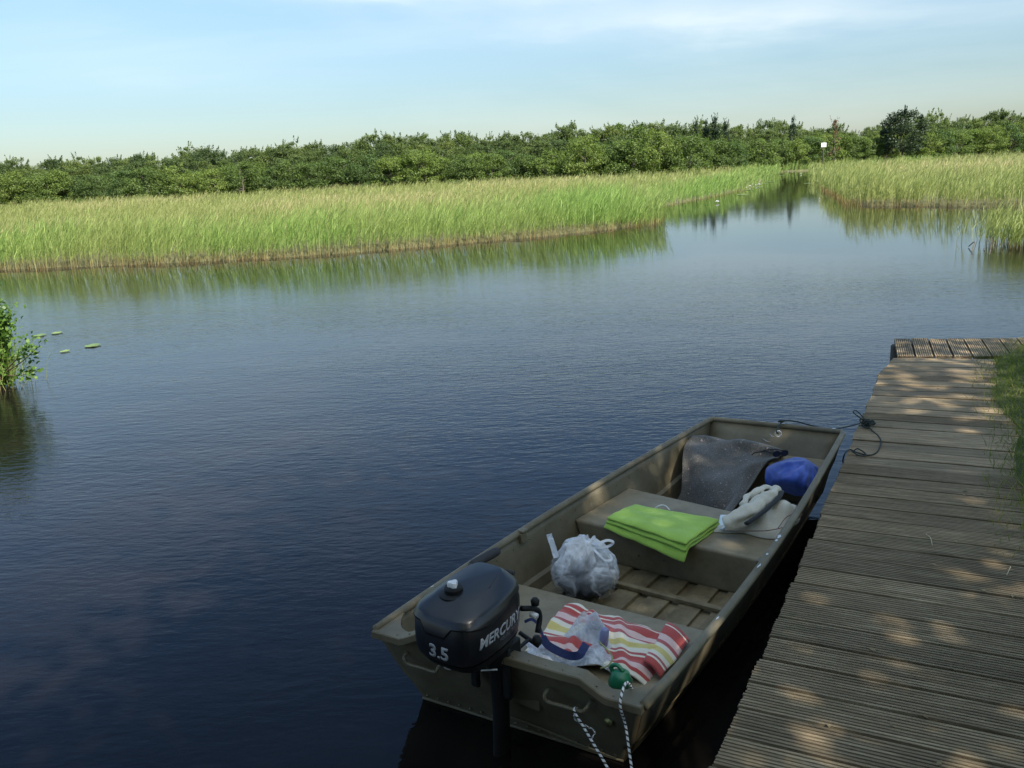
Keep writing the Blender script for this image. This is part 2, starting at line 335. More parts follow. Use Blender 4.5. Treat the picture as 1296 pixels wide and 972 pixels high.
# ground
m = M_('marsh_soil'); v = m.mapped(); n_ = m.noise(v, 0.3, 6); n2 = m.noise(v, 6, 5, 0.6)
m.set(Base_Color=m.mix(0.5, m.ramp(n_, [(0.3, (0.07, 0.09, 0.025)), (0.7, (0.12, 0.13, 0.045))]), m.ramp(n2, [(0.3, (0.05, 0.035, 0.02)), (0.7, (0.12, 0.1, 0.05))])), Roughness=0.95)
m.bump(n2, 0.5, 0.05); SOIL = m.m
# water
m = M_('water'); geo_ = m.n('ShaderNodeNewGeometry')
def wv(scale, rot, st): 
    mp_ = m.n('ShaderNodeMapping'); mp_.inputs['Rotation'].default_value = (0, 0, rot); mp_.inputs['Scale'].default_value = st; m.l(geo_.outputs['Position'], mp_.inputs[0]); return mp_.outputs[0]
wa = m.noise(wv(1, 0.4, (0.9, 2.6, 1)), 5.2, 3, 0.55, 0.3)
wb = m.noise(wv(1, 0.75, (1, 2.4, 1)), 12, 3, 0.5, 0.2)
wl = m.noise(wv(1, 0.2, (1, 2, 1)), 0.9, 2, 0.5)
area = m.noise(wv(1, 0.1, (0.5, 1, 1)), 0.22, 2, 0.5)
sepp = m.n('ShaderNodeSeparateXYZ'); m.l(geo_.outputs['Position'], sepp.inputs[0])
calm = m.n('ShaderNodeMapRange'); calm.interpolation_type = 'SMOOTHSTEP'; calm.inputs['From Min'].default_value = 11; calm.inputs['From Max'].default_value = 19; calm.inputs['To Min'].default_value = 1; calm.inputs['To Max'].default_value = 0.1; m.l(sepp.outputs['Y'], calm.inputs['Value'])
near = m.n('ShaderNodeMapRange'); near.interpolation_type = 'SMOOTHSTEP'; near.inputs['From Min'].default_value = 2.5; near.inputs['From Max'].default_value = 7; near.inputs['To Min'].default_value = 0.35; near.inputs['To Max'].default_value = 1; m.l(sepp.outputs['Y'], near.inputs['Value'])
amp = m.math('MULTIPLY', m.math('MULTIPLY', calm.outputs[0], near.outputs[0]), m.ramp(area, [(0.3, (0.45,)*3), (0.65, (1,)*3)]))
hh = m.math('ADD', m.math('MULTIPLY', wa, 0.0062), m.math('ADD', m.math('MULTIPLY', wb, 0.0034), m.math('MULTIPLY', wl, 0.008)))
hh = m.math('MULTIPLY', hh, amp)
mur = m.noise(wv(1, 0.3, (0.8, 1.3, 1)), 1.1, 4, 0.6)
m.set(Base_Color=m.ramp(mur, [(0.35, (0.0035, 0.0033, 0.0035)), (0.7, (0.010, 0.0082, 0.0065))]), Roughness=0.03, IOR=1.33)
b_ = m.n('ShaderNodeBump'); b_.inputs['Strength'].default_value = 1; b_.inputs['Distance'].default_value = 1.0; m.l(hh, b_.inputs['Height']); m.l(b_.outputs[0], m.p.inputs['Normal'])
WATER = m.m

# ---------------------------------------------------------------- land and water
def W(x, y): p = at(x, y, 0); return (p.x, p.y)
FIELD = [(-260, 15), (-45, 19.5), W(0, 343), W(150, 337), W(300, 331), W(430, 322), W(520, 315), W(600, 308), W(700, 299), W(790, 289), W(818, 285), W(831, 280), (4.5, 27.4), (3.4, 30.0), (4.6, 33.6), W(835, 262), W(900, 250), W(950, 238), W(975, 226), W(985, 218), (40, 88), (60, 92), (60, 500), (-260, 500)]
RIGHT = [(60, 92), (34, 84), W(1028, 218), W(1029, 230), W(1051, 243), W(1070, 252), W(1082, 261), W(1180, 262), W(1296, 263), (28, 27.8), (60, 22), (300, 20), (300, 500), (60, 500)]
BANK = [(-2.2, -12), (-2.2, -1.0), (1.4, 1.4), (2.75, 3.2), (4.05, 5.9), (5.2, 7.1), (7.6, 8.8), (9.6, 12.6), (10.3, 14.6), (11.2, 16.8), (13, 18), (18, 16.5), (300, 14), (300, -60), (-2.2, -60)]
LEFTB = [(-300, 5), (-9, 6.0), (-6.2, 7.2), (-5.35, 8.3), (-5.5, 9.2), (-6.8, 9.8), (-12, 10.5), (-300, 12)]
POLYS = [FIELD, RIGHT, BANK, LEFTB]; ZL = [0.10, 0.10, 0.30, 0.12]
def sdf(P, poly):
    P = np.asarray(P, dtype=float); poly = np.asarray([(p[0], p[1]) for p in poly], dtype=float)
    d = np.full(len(P), 1e9); inside = np.zeros(len(P), dtype=bool); n = len(poly)
    for i in range(n):
        a = poly[i]; b = poly[(i+1) % n]; e = b-a; q = P-a
        t = np.clip((q@e)/(e@e), 0, 1); r = q-t[:, None]*e; d = np.minimum(d, (r**2).sum(1))
        c1 = (a[1] > P[:, 1]) != (b[1] > P[:, 1])
        with np.errstate(divide='ignore', invalid='ignore'):
            xx = (b[0]-a[0])*(P[:, 1]-a[1])/(b[1]-a[1])+a[0]
        inside ^= c1 & (P[:, 0] < xx)
    d = np.sqrt(d); return np.where(inside, d, -d)
def axis(lo, hi, f0, f1, fine):
    a = list(np.arange(f0, f1+1e-6, fine)); s = fine; x = f1
    while x < hi: s *= 1.25; x += s; a.append(x)
    s = fine; x = f0
    while x > lo: s *= 1.25; x -= s; a.insert(0, x)
    return np.array(a)
gx = axis(-3500, 3500, -30, 45, 0.4); gy = axis(-600, 5000, -6, 98, 0.4)
GX, GY = np.meshgrid(gx, gy); P2 = np.stack([GX.ravel(), GY.ravel()], 1)
Z = np.full(len(P2), -0.9)
for poly, zl in zip(POLYS, ZL):
    s_ = sdf(P2, poly); t = np.clip((s_+0.35)/0.7, 0, 1); t = t*t*(3-2*t); Z = np.maximum(Z, -0.9+(zl+0.9)*t)
far = np.hypot(P2[:, 0], P2[:, 1]) > 520; Z[far] = 0.1
Z += 0.03*np.sin(P2[:, 0]*1.7)*np.cos(P2[:, 1]*1.3)
nx = len(gx); idx = np.arange(len(P2)).reshape(len(gy), nx)
fq = np.stack([idx[:-1, :-1].ravel(), idx[:-1, 1:].ravel(), idx[1:, 1:].ravel(), idx[1:, :-1].ravel()], 1)
tag(new_obj('ground', np.column_stack([P2, Z]), fq, SOIL), kind='structure')
tag(new_obj('water', [(-400, -60, 0), (400, -60, 0), (400, 520, 0), (-400, 520, 0)], [(0, 1, 2, 3)], WATER, smooth=False), kind='structure')

# ---------------------------------------------------------------- blade strips
def strips(P, D, bendv, length, width, K=3, side=None):
    """P (n,3) roots, D (n,3) unit start dirs, bendv (n,3) added quadratically, returns verts, faces, t per vert"""
    n = len(P)
    if side is None:
        a = rng.uniform(0, 2*np.pi, n); side = np.stack([np.cos(a), np.sin(a), np.zeros(n)], 1)
    V = []; T = []
    for k in range(K+1):
        t = k/K; c = P+D*(length*t)[:, None]+bendv*(length*t*t)[:, None]
        wd = (width*0.5*(1-t**1.6)*(0.75+0.5*min(1, t*3)))[:, None]; wd = np.maximum(wd, 0.0006)
        V += [c-side*wd, c+side*wd]; T += [t, t]
    V = np.stack(V, 1).reshape(-1, 3); m2 = 2*(K+1)
    base = (np.arange(n)*m2)[:, None]; F = []
    for k in range(K): F.append(base+np.array([2*k, 2*k+1, 2*k+3, 2*k+2]))
    return V, np.concatenate(F, 0), np.tile(np.array(T), n), m2
def catmesh(name, parts, mat):
    """parts: list of (V,F,attrs dict)"""
    Vs, Fs, A, off = [], [], {}, 0
    for V, F, at_ in parts:
        Vs.append(V); Fs.append(F+off); off += len(V)
        for k, a in at_.items(): A.setdefault(k, []).append(a)
    return new_obj(name, np.concatenate(Vs), np.concatenate(Fs), mat, smooth=False, attrs={k: np.concatenate(a) for k, a in A.items()})
def reeds(parts, XY, height, zl, wscale, lean=(0.20, 0.02), nleaf=5, dry=None, leafw=0.0145):
    n = len(XY)
    if n == 0: return
    # slow waves in height and lean
    hh = height*(0.70+0.42*rng.random(n)**1.3+0.12*np.sin(XY[:, 0]*0.9+XY[:, 1]*0.5)+0.08*np.sin(XY[:, 0]*2.3-XY[:, 1]*1.1))
    dry = np.zeros(n) if dry is None else dry
    P = np.column_stack([XY, np.full(n, zl-0.15)])
    D = np.column_stack([rng.normal(lean[0]*0.3, 0.085, n), rng.normal(lean[1], 0.06, n), np.ones(n)]); D /= np.linalg.norm(D, axis=1)[:, None]
    B = np.column_stack([rng.normal(lean[0], 0.08, n), rng.normal(0, 0.06, n), np.full(n, -0.03)])
    r = rng.random(n)
    V, F, T, m2 = strips(P, D, B, hh, 0.010*wscale*np.ones(n), 3)
    parts.append((V, F, dict(hgt=T*np.repeat(hh, m2)/height+0.02, rnd=np.repeat(r, m2), dry=np.repeat(dry, m2))))
    for q in range(nleaf):
        t = 0.22+0.7*rng.random(n)
        c = P+D*(hh*t)[:, None]+B*(hh*t*t)[:, None]
        a = rng.normal(0.15, 1.3, n)
        ld = np.column_stack([np.cos(a)*0.36+0.10, np.sin(a)*0.36, np.ones(n)]); ld /= np.linalg.norm(ld, axis=1)[:, None]
        lb = np.column_stack([0.17+rng.normal(0, 0.16, n), rng.normal(0, 0.15, n), -0.35*rng.random(n)])
        ln = (0.22+0.26*rng.random(n))*(height/1.3)
        V, F, T, m2 = strips(c, ld, lb, ln, leafw*wscale*(0.7+0.6*rng.random(n)), 2)
        parts.append((V, F, dict(hgt=np.repeat(t, m2)+T*0.2, rnd=np.repeat(np.clip(r+rng.normal(0, 0.25, n), 0, 1), m2), dry=np.repeat(dry, m2))))
def sample(poly, bbox, dens_fn, n_try):
    x0, x1, y0, y1 = bbox; P = np.column_stack([rng.uniform(x0, x1, n_try), rng.uniform(y0, y1, n_try)])
    s_ = sdf(P, poly); P, s_ = P[s_ > -0.3], s_[s_ > -0.3]
    area = (x1-x0)*(y1-y0); base = n_try/area
    keep = rng.random(len(P)) < dens_fn(P, s_)/base
    return P[keep], s_[keep]
def in_view(P, marg=0.12):
    ang = np.abs(np.arctan2(P[:, 0], P[:, 1])); return ang < math.atan(648/F_)+marg
# left reed field: tall green belt along the water, paler meadow behind
parts = []
XY, s_ = sample(FIELD, (-26, 8, 17, 34), lambda P, s: np.where(s < 0.8, 90, np.where(s < 2.2, 52, np.where(s < 3.2, 14, 0))), 110000)
reeds(parts, XY[XY[:, 1] > 17.5], 1.20, 0.1, 0.85, lean=(0.09, 0.0))
XY, s_ = sample(FIELD, (-2, 16, 26, 50), lambda P, s: np.where(s < 2.0, 30, 0)*in_view(P), 24000)
reeds(parts, XY, 1.05, 0.0, 1.3, nleaf=4, lean=(0.08, 0))
XY, s_ = sample(FIELD, (0, 45, 48, 96), lambda P, s: np.where(s < 3, 9, 0)*in_view(P), 26000)
reeds(parts, XY, 1.15, -0.1, 2.2, nleaf=4, lean=(0.08, 0))
tag(catmesh('reed_bed', parts, REED), kind='stuff')
parts = []
XY, s_ = sample(FIELD, (-40, 14, 19, 50), lambda P, s: np.where(s < 2.2, 0, 32*np.clip(26/P[:, 1], 0.45, 1))*in_view(P), 90000)
reeds(parts, XY, 0.84, 0.1, 1.0, nleaf=4, lean=(0.05, 0))
XY, s_ = sample(FIELD, (-80, 60, 48, 96), lambda P, s: np.where(s < 2.0, 0, 8)*in_view(P), 60000)
reeds(parts, XY, 1.12, -0.1, 1.9, nleaf=4, lean=(0.05, 0))
XY, s_ = sample(FIELD, (-45, 12, 19, 95), lambda P, s: 16*in_view(P)*np.clip((np.sin(P[:, 0]*0.21+1.0+0.05*P[:, 1])*np.sin(P[:, 1]*0.16+0.6)-0.15)*2, 0, 1)*(s > 2.4), 70000)
reeds(parts, XY, 0.95, 0.1, 1.15, nleaf=2, dry=0.3+0.6*rng.random(len(XY)))
tag(catmesh('meadow_grass', parts, MEADOW), kind='stuff')
# right reed field
parts = []
XY, s_ = sample(RIGHT, (10, 36, 24, 48), lambda P, s: np.where(s < 1.6, 46, 0)*in_view(P, 0.2), 40000)
reeds(parts, XY, 1.12, 0.1, 1.4, lean=(0.03, 0.0), nleaf=4)
XY, s_ = sample(RIGHT, (12, 40, 46, 100), lambda P, s: np.where(s < 2.5, 9, 0)*in_view(P), 24000)
reeds(parts, XY, 1.12, -0.1, 2.2, lean=(0.03, 0.0), nleaf=4)
tag(catmesh('reed_bed', parts, REED2), kind='stuff')
parts = []
XY, s_ = sample(RIGHT, (10, 40, 24, 50), lambda P, s: np.where(s < 1.5, 0, 22)*in_view(P, 0.2), 36000)
reeds(parts, XY, 0.9, 0.1, 1.25, lean=(0.03, 0.0), nleaf=4)
XY, s_ = sample(RIGHT, (14, 90, 48, 105), lambda P, s: 5.5*in_view(P), 50000)
reeds(parts, XY, 1.1, -0.1, 2.0, lean=(0.03, 0.0), nleaf=4)
XY, s_ = sample(RIGHT, (20, 80, 34, 90), lambda P, s: 6*in_view(P)*np.exp(-((P[:, 1]-52)/7)**2)*(P[:, 0] > 24)*(s > 3), 30000)
reeds(parts, XY, 1.14, 0.1, 2.0, lean=(0.03, 0.0), nleaf=2, dry=0.4+0.5*rng.random(len(XY)))
tag(catmesh('meadow_grass', parts, MEADOW), kind='stuff')
# reed clump jutting from the bank at the right
parts = []
cl = W(1285, 318)
XY = np.column_stack([rng.normal(cl[0]+0.75, 0.42, 520), rng.normal(cl[1]+0.5, 0.7, 520)]); XY = XY[XY[:, 0] > cl[0]-0.15]
XYb = np.column_stack([rng.uniform(cl[0]+0.6, cl[0]+3.5, 500), rng.uniform(cl[1]-1.0, cl[1]+2.5, 500)])
reeds(parts, np.concatenate([XY, XYb]), 0.98, 0.05, 0.9, lean=(-0.02, 0), nleaf=5)
o = catmesh('reed_clump', parts, REED2); tag(o, 'clump of tall green reeds with tan stems standing in the water at the far right', 'reeds')
# left bank shore reeds behind bush
parts = []
XY = np.column_stack([rng.uniform(-7.6, -5.35, 300), rng.uniform(7.9, 9.6, 300)]); s_ = sdf(XY, LEFTB); XY = XY[s_ > -0.02]
reeds(parts, XY, 0.75, 0.1, 0.7, nleaf=3, lean=(0.08, 0)); tag(catmesh('shore_grass', parts, REED), kind='stuff')
# floating reed litter at the shore
# ---------------------------------------------------------------- trees
def leaf_quads(C, size, aspect=1.0, up=0.35, out=None):
    n = len(C); nrm = rng.normal(0, 1, (n, 3)); nrm[:, 2] = np.abs(nrm[:, 2])+up
    if out is not None: nrm += out*0.9
    nrm /= np.linalg.norm(nrm, axis=1)[:, None]
    a = rng.normal(0, 1, (n, 3)); t = np.cross(nrm, a); t /= np.linalg.norm(t, axis=1)[:, None]; b = np.cross(nrm, t)
    s_ = (size*(0.6+0.8*rng.random(n)))[:, None]*0.5 if np.ndim(size) else (size*(0.6+0.8*rng.random(n)))[:, None]*0.5
    V = np.stack([C-t*s_, C-b*s_*aspect*0.55+nrm*s_*0.15, C+t*s_, C+b*s_*aspect*0.55+nrm*s_*0.15], 1).reshape(-1, 3)
    F = (np.arange(n)*4)[:, None]+np.arange(4); return V, F
def crown(name, rx, ry, z0, z1, lobes, per, size, mat, shape='round', lob=0.26):
    Cs, O, Rn = [], [], []
    for i in range(lobes):
        u = rng.random(); z = z0+(z1-z0)*u
        if shape == 'cone': rad = (1-u)**0.8*0.95+0.04
        elif shape == 'bush': rad = math.sqrt(max(0.02, 1-(u*0.97)**2.2))
        else: rad = math.sqrt(max(0.05, 1-((u-0.42)/0.6)**2))
        a = rng.random()*2*math.pi; q = rad*math.sqrt(0.25+0.75*rng.random())
        c = np.array([math.cos(a)*q*rx, math.sin(a)*q*ry, z]); lr = lob*(0.6+0.7*rng.random())*min(rx, (z1-z0)/2)*(0.55 if shape == 'cone' else 1)
        d = rng.normal(0, 1, (per, 3)); d /= np.linalg.norm(d, axis=1)[:, None]; d *= (0.45+0.65*rng.random(per))[:, None]
        Cs.append(c+d*lr*np.array([1.15, 1.15, 0.8])); O.append(d); Rn.append(np.clip(rng.random()*0.6+rng.random(per)*0.4, 0, 1))
    for i in range(int(lobes*0.5)):                 # ragged shoots standing out of the outline
        u = rng.random()**0.6; z = z0+(z1-z0)*u; a = rng.random()*2*math.pi
        rad = (1-u)**0.8 if shape == 'cone' else math.sqrt(max(0.03, 1-((u-0.42)/0.62)**2))
        c = np.array([math.cos(a)*rad*rx*0.95, math.sin(a)*rad*rx*0.95, z]); m_ = int(per*0.28); tt = rng.random(m_)
        dv = np.array([math.cos(a)*0.35, math.sin(a)*0.35, 1.0]); L_ = (0.45+0.6*rng.random())*(z1-z0)/5
        d = rng.normal(0, 1, (m_, 3))*0.09*(1.2-tt)[:, None]*(z1-z0)/5
        Cs.append(c+dv*(tt*L_)[:, None]+d); O.append(d*0.5); Rn.append(np.clip(rng.random()*0.6+rng.random(m_)*0.4, 0, 1))
    C = np.concatenate(Cs); O = np.concatenate(O); Rn = np.concatenate(Rn); C[:, 2] = np.maximum(C[:, 2], 0.05)
    V, F = leaf_quads(C, size, 1.2, 0.4, O)
    return new_obj(name, V, F, mat, smooth=False, attrs=dict(rnd=np.repeat(Rn, 4)))
def trunk_mesh(name, h, r, limbs=5, spread=1.2, mat=BARK, wob=0.15):
    mb = MB(); pts = [Vector((random.uniform(-wob, wob)*i, random.uniform(-wob, wob)*i, h*i/5-0.1)) for i in range(6)]; pts[0] = Vector((0, 0, -0.25))
    mb.tube(pts, [r*(1-0.16*i) for i in range(6)], 7)
    for k in range(limbs):
        t = random.uniform(0.25, 0.9)*5; i = int(t); p = pts[i].lerp(pts[min(5, i+1)], t-i); a = random.uniform(0, 6.28)
        e = p+Vector((math.cos(a)*spread, math.sin(a)*spread, random.uniform(0.3, 0.9)*h*0.3)); mid = p.lerp(e, 0.5)+Vector((0, 0, -0.08*h*0.3))
        mb.tube([p, mid, e], [r*0.42, r*0.28, r*0.1], 5)
    return mb.build(name, mat)
def make_tree(kind):
    root = empty(kind['name'])
    c = kind['crown'](); c.parent = root; t = kind['trunk'](); t.parent = root; return root
def copy_tree(src, loc, rz, s, label, cat, group=None):
    c = src.copy(); COL.objects.link(c); c.location = loc; c.rotation_euler = (0, 0, rz); c.scale = s
    for k in list(c.keys()):
        if k in ('label', 'category', 'group'): del c[k]
    for ch in src.children:
        d = ch.copy(); COL.objects.link(d); d.parent = c
    tag(c, label, cat, group); return c
# prototypes of unit-ish size: ~6 m high, used for the first placement then copied
def proto(nm, n, mat, shape, rx, z0, z1, lobes, per, size, lob, limbs=5):
    out = []
    for i in range(n):
        root = empty(nm); c = crown('crown', rx, rx, z0, z1, lobes, per, size, mat, shape, lob); c.parent = root
        t = trunk_mesh('trunk', z1*0.88, 0.12, limbs, rx*0.6); t.parent = root; out.append([root, False])
    return out
PT = proto('broadleaf_tree', 6, TREELEAF, 'round', 1.7, 0.8, 6.0, 46, 190, 0.15, 0.30)
PS = proto('broadleaf_tree', 3, TREELEAF, 'round', 1.15, 1.6, 6.0, 20, 130, 0.14, 0.34, 8)
PB = proto('leafy_bush', 5, BUSHLEAF, 'bush', 1.9, 0.2, 4.0, 46, 170, 0.14, 0.28)
PC = proto('conifer_tree', 2, SPRUCE, 'cone', 1.3, 0.6, 6.0, 46, 60, 0.16, 0.42)
PO = proto('oak_tree', 1, OAKLEAF, 'round', 2.6, 1.4, 6.0, 64, 140, 0.2, 0.3)
PD = proto('dead_tree', 1, DEADLEAF, 'round', 0.9, 1.4, 6.0, 16, 60, 0.14, 0.3, 12)
PP = proto('broadleaf_tree', 1, PALELEAF, 'round', 1.6, 2.6, 6.0, 16, 30, 0.2, 0.34, 12)
def place(pool, x, D, ytop, label, cat, group, wfac=1.0, H0=6.0, zrot=None):
    D2 = D; p = polar(x, D2); h = CH+(hor_y(x)-ytop)/F_*D2*0.83-0.1; s = h/H0
    item = random.choice(pool); rz = random.uniform(0, 6.28); sw = s*wfac*random.uniform(0.9, 1.15)
    if not item[1]:
        o = item[0]; item[1] = True; o.location = (p.x, p.y, 0.1); o.rotation_euler = (0, 0, rz); o.scale = (sw, sw, s); tag(o, label, cat, group); return o
    return copy_tree(item[0], (p.x, p.y, 0.1), rz, (sw, sw, s), label, cat, group)
SKY = [(-60, 206), (0, 203), (45, 206), (80, 203), (105, 198), (125, 203), (165, 196), (185, 193), (210, 198), (235, 190), (260, 187), (300, 187), (330, 184), (360, 185), (380, 180), (400, 178), (420, 181), (440, 180), (460, 172), (490, 166), (515, 169), (535, 165), (560, 172), (585, 166), (610, 172), (635, 166), (655, 168), (690, 168), (710, 160), (730, 157), (750, 163), (775, 156), (800, 155), (825, 152), (845, 155), (865, 158), (890, 155), (930, 158), (950, 160), (965, 154), (985, 153), (1000, 152), (1020, 160), (1050, 155), (1065, 160), (1085, 164), (1100, 160), (1120, 156), (1160, 150), (1170, 152), (1185, 150), (1205, 155), (1225, 148), (1245, 145), (1270, 143), (1296, 145), (1360, 146)]
SX = [a for a, b in SKY]; SY = [b for a, b in SKY]
G1 = 'trees of the wood beyond the reed field'; G2 = 'bushes along the foot of the wood'
def reg(x):
    if x < 250: return 'at its low left end'
    if x < 520: return 'in its left part'
    if x < 760: return 'in its middle, behind the reed point'
    if x < 1035: return 'left of the white board'
    return 'right of the white board'
def dist(x): return 88+max(0, x-850)*0.085+(8 if x < 150 else 0)
x = -90
while x < 1400:                                   # skyline row
    yt = np.interp(x, SX, SY)+random.uniform(-3, 5)
    if random.random() < 0.42: place(PS, x+6, dist(x)+14, yt-4, 'slender tree in skyline of the wood, '+reg(x), 'tree', 'slender trees in the skyline of the wood, '+reg(x))
    place(PT, x+random.uniform(-4, 4), dist(x)+9+random.uniform(-2, 3), yt+2, 'leafy tree in back rows of far wood, '+reg(x), 'tree', G1+', '+reg(x), 1.0)
    x += random.uniform(13, 22)
x = -90
while x < 1400:                                   # row that closes the gaps
    yt = np.interp(x, SX, SY); place(PT, x, dist(x)+13, yt+7, 'leafy tree in back rows of far wood, '+reg(x), 'tree', G1+', '+reg(x), 1.3)
    x += random.uniform(26, 34)
x = -90
while x < 1400:                                   # mid row
    yt = np.interp(x, SX, SY); hy = hor_y(x); yy = yt+(hy-yt)*random.uniform(0.22, 0.5)
    place(PT, x, dist(x)+3+random.uniform(-2, 2), yy, 'leafy tree in back rows of far wood, '+reg(x), 'tree', G1+', '+reg(x), 1.15)
    x += random.uniform(19, 27)
x = -90
while x < 1400:                                   # front bushes
    yt = np.interp(x, SX, SY); hy = hor_y(x); yy = yt+(hy-yt)*random.uniform(0.45, 0.8)
    place(PB, x, dist(x)-4+random.uniform(-2, 1), yy, 'rounded light bush fronting the far wood, '+reg(x), 'bush', G2+', '+reg(x), 1.25, H0=4.0)
    x += random.uniform(17, 26)
for x, yt, f, nm_ in ((742, 172, 1.5, 'leftmost of the four'), (800, 160, 1.6, 'tallest of the four'), (835, 166, 1.5, 'second from the right of the four'), (870, 172, 1.6, 'rightmost of the four')):
    place(PB, x, 80, yt, 'bright broad bush fronting the wood by the channel, '+nm_, 'bush', 'broad bushes by the channel mouth', f*0.75, H0=4.0)
place(PC, 905, 96, 147, 'dark conifer with the highest spire left of the channel mouth', 'tree', 'conifers left of the channel mouth', 0.8)
place(PC, 893, 97, 151, 'dark pointed conifer just left of the highest conifer spire', 'tree', 'conifers left of the channel mouth', 0.7)
for x, yt, nm_ in ((881, 153, 'leftmost small conifer of the spiky group in the skyline'), (917, 153, 'small conifer just right of the highest conifer spire'), (1002, 148, 'lone conifer in the skyline above the end of the channel')): place(PC, x, 97, yt, nm_, 'tree', 'conifers left of the channel mouth', 0.7)
place(PO, 1143, 104, 143, 'large dark oak standing higher than the trees on the right', 'tree', None, 0.95)
place(PD, 1055, 93, 151, 'thin rusty brown dying tree beside the white board', 'tree', None, 0.9)
place(PP, 258, 100, 183, 'thin pale crowned tree above the left part of the wood', 'tree', None, 1.0)
for pool in (PT, PS, PB, PC, PO, PD, PP):          # nothing may stay unplaced at the origin
    for it in pool:
        if not it[1]:
            p = polar(random.uniform(-80, -20), 104); it[0].location = (p.x, p.y, 0.1); tag(it[0], 'green leafy tree in the back rows of the far wood', 'tree', G1)

# white board on a post by the channel
p = polar(1042, 84); hz = CH+(hor_y(1042)-184)/F_*84
sgn = empty('board_sign', (p.x, p.y, 0.1)); tag(sgn, 'small white board on a thin post at the end of the channel', 'sign')
mb = MB(); mb.tube([(p.x, p.y, 0), (p.x, p.y, hz+0.2)], 0.05, 8); mb.build('post', POSTW, sgn)
mb = MB(); mb.box((p.x, p.y-0.08, hz), 0.46, 0.03, 0.38); mb.build('panel', WHITEPL, sgn, bevel=0.005)

# ---------------------------------------------------------------- shade tree on the bank behind the camera
def shade_tree(loc, cz, rr, nleaf, label, seed, lm=None):
    root = empty('unseen_shade_tree', loc); g = np.random.default_rng(seed)
    nb = 90; Cc = []
    d = g.normal(0, 1, (nb, 3)); d /= np.linalg.norm(d, axis=1)[:, None]; d *= (0.3+0.7*g.random(nb)**0.5)[:, None]
    cen = d*np.array(rr)+np.array([0, 0, cz])
    P = cen[g.integers(0, nb, nleaf)]+g.normal(0, 0.36, (nleaf, 3)); V, F = leaf_quads(P, 0.15, 1.4, 0.5)
    o = new_obj('crown', V, F, lm or ALDERLEAF, smooth=False, attrs=dict(rnd=np.repeat(g.random(nleaf), 4))); o.parent = root
    mb = MB(); top = cz+rr[2]*0.6; pts = [Vector((0.08*math.sin(i), 0.06*i, -0.3+(top+0.3)*i/6)) for i in range(7)]; mb.tube(pts, [0.2-0.026*i for i in range(7)], 10)
    for c in cen[::5]:
        a = pts[3]; c = Vector(c); mb.tube([a.lerp(pts[5], random.random()), (a+c)/2+Vector((0, 0, 0.3)), c], [0.06, 0.035, 0.012], 5)
    t = mb.build('trunk', BARK); t.parent = root
    tag(root, label, 'tree'); return root
shade_tree((5.0, -1.6, 0.3), 6.1, (2.9, 3.0, 2.4), 14000, 'leafy alder on the bank right of the dock, behind the viewer', 3)
shade_tree((-3.6, -5.4, 0.3), 3.6, (4.4, 2.4, 3.4), 42000, 'unseen leafy tree added at left behind the viewer, keeping light off the transom', 8)  # added out of view to cut the light reaching the transom
shade_tree((2.4, -4.6, 0.3), 5.6, (3.0, 2.4, 2.8), 16000, 'leafy alder on the bank directly behind the viewer', 5)
shade_tree((7.6, 1.9, 0.3), 6.2, (2.7, 2.4, 2.3), 5000, 'unseen leafy tree added on the bank to shade the far part of the dock', 13)  # added out of view to keep sun off the far dock end
shade_tree((-1.5, -4.2, 0.2), 1.9, (4.2, 1.2, 1.7), 26000, 'unseen dark thicket added behind the viewer to darken the transom', 21, OAKLEAF)  # added out of view, with dark leaves, so the transom stays dim
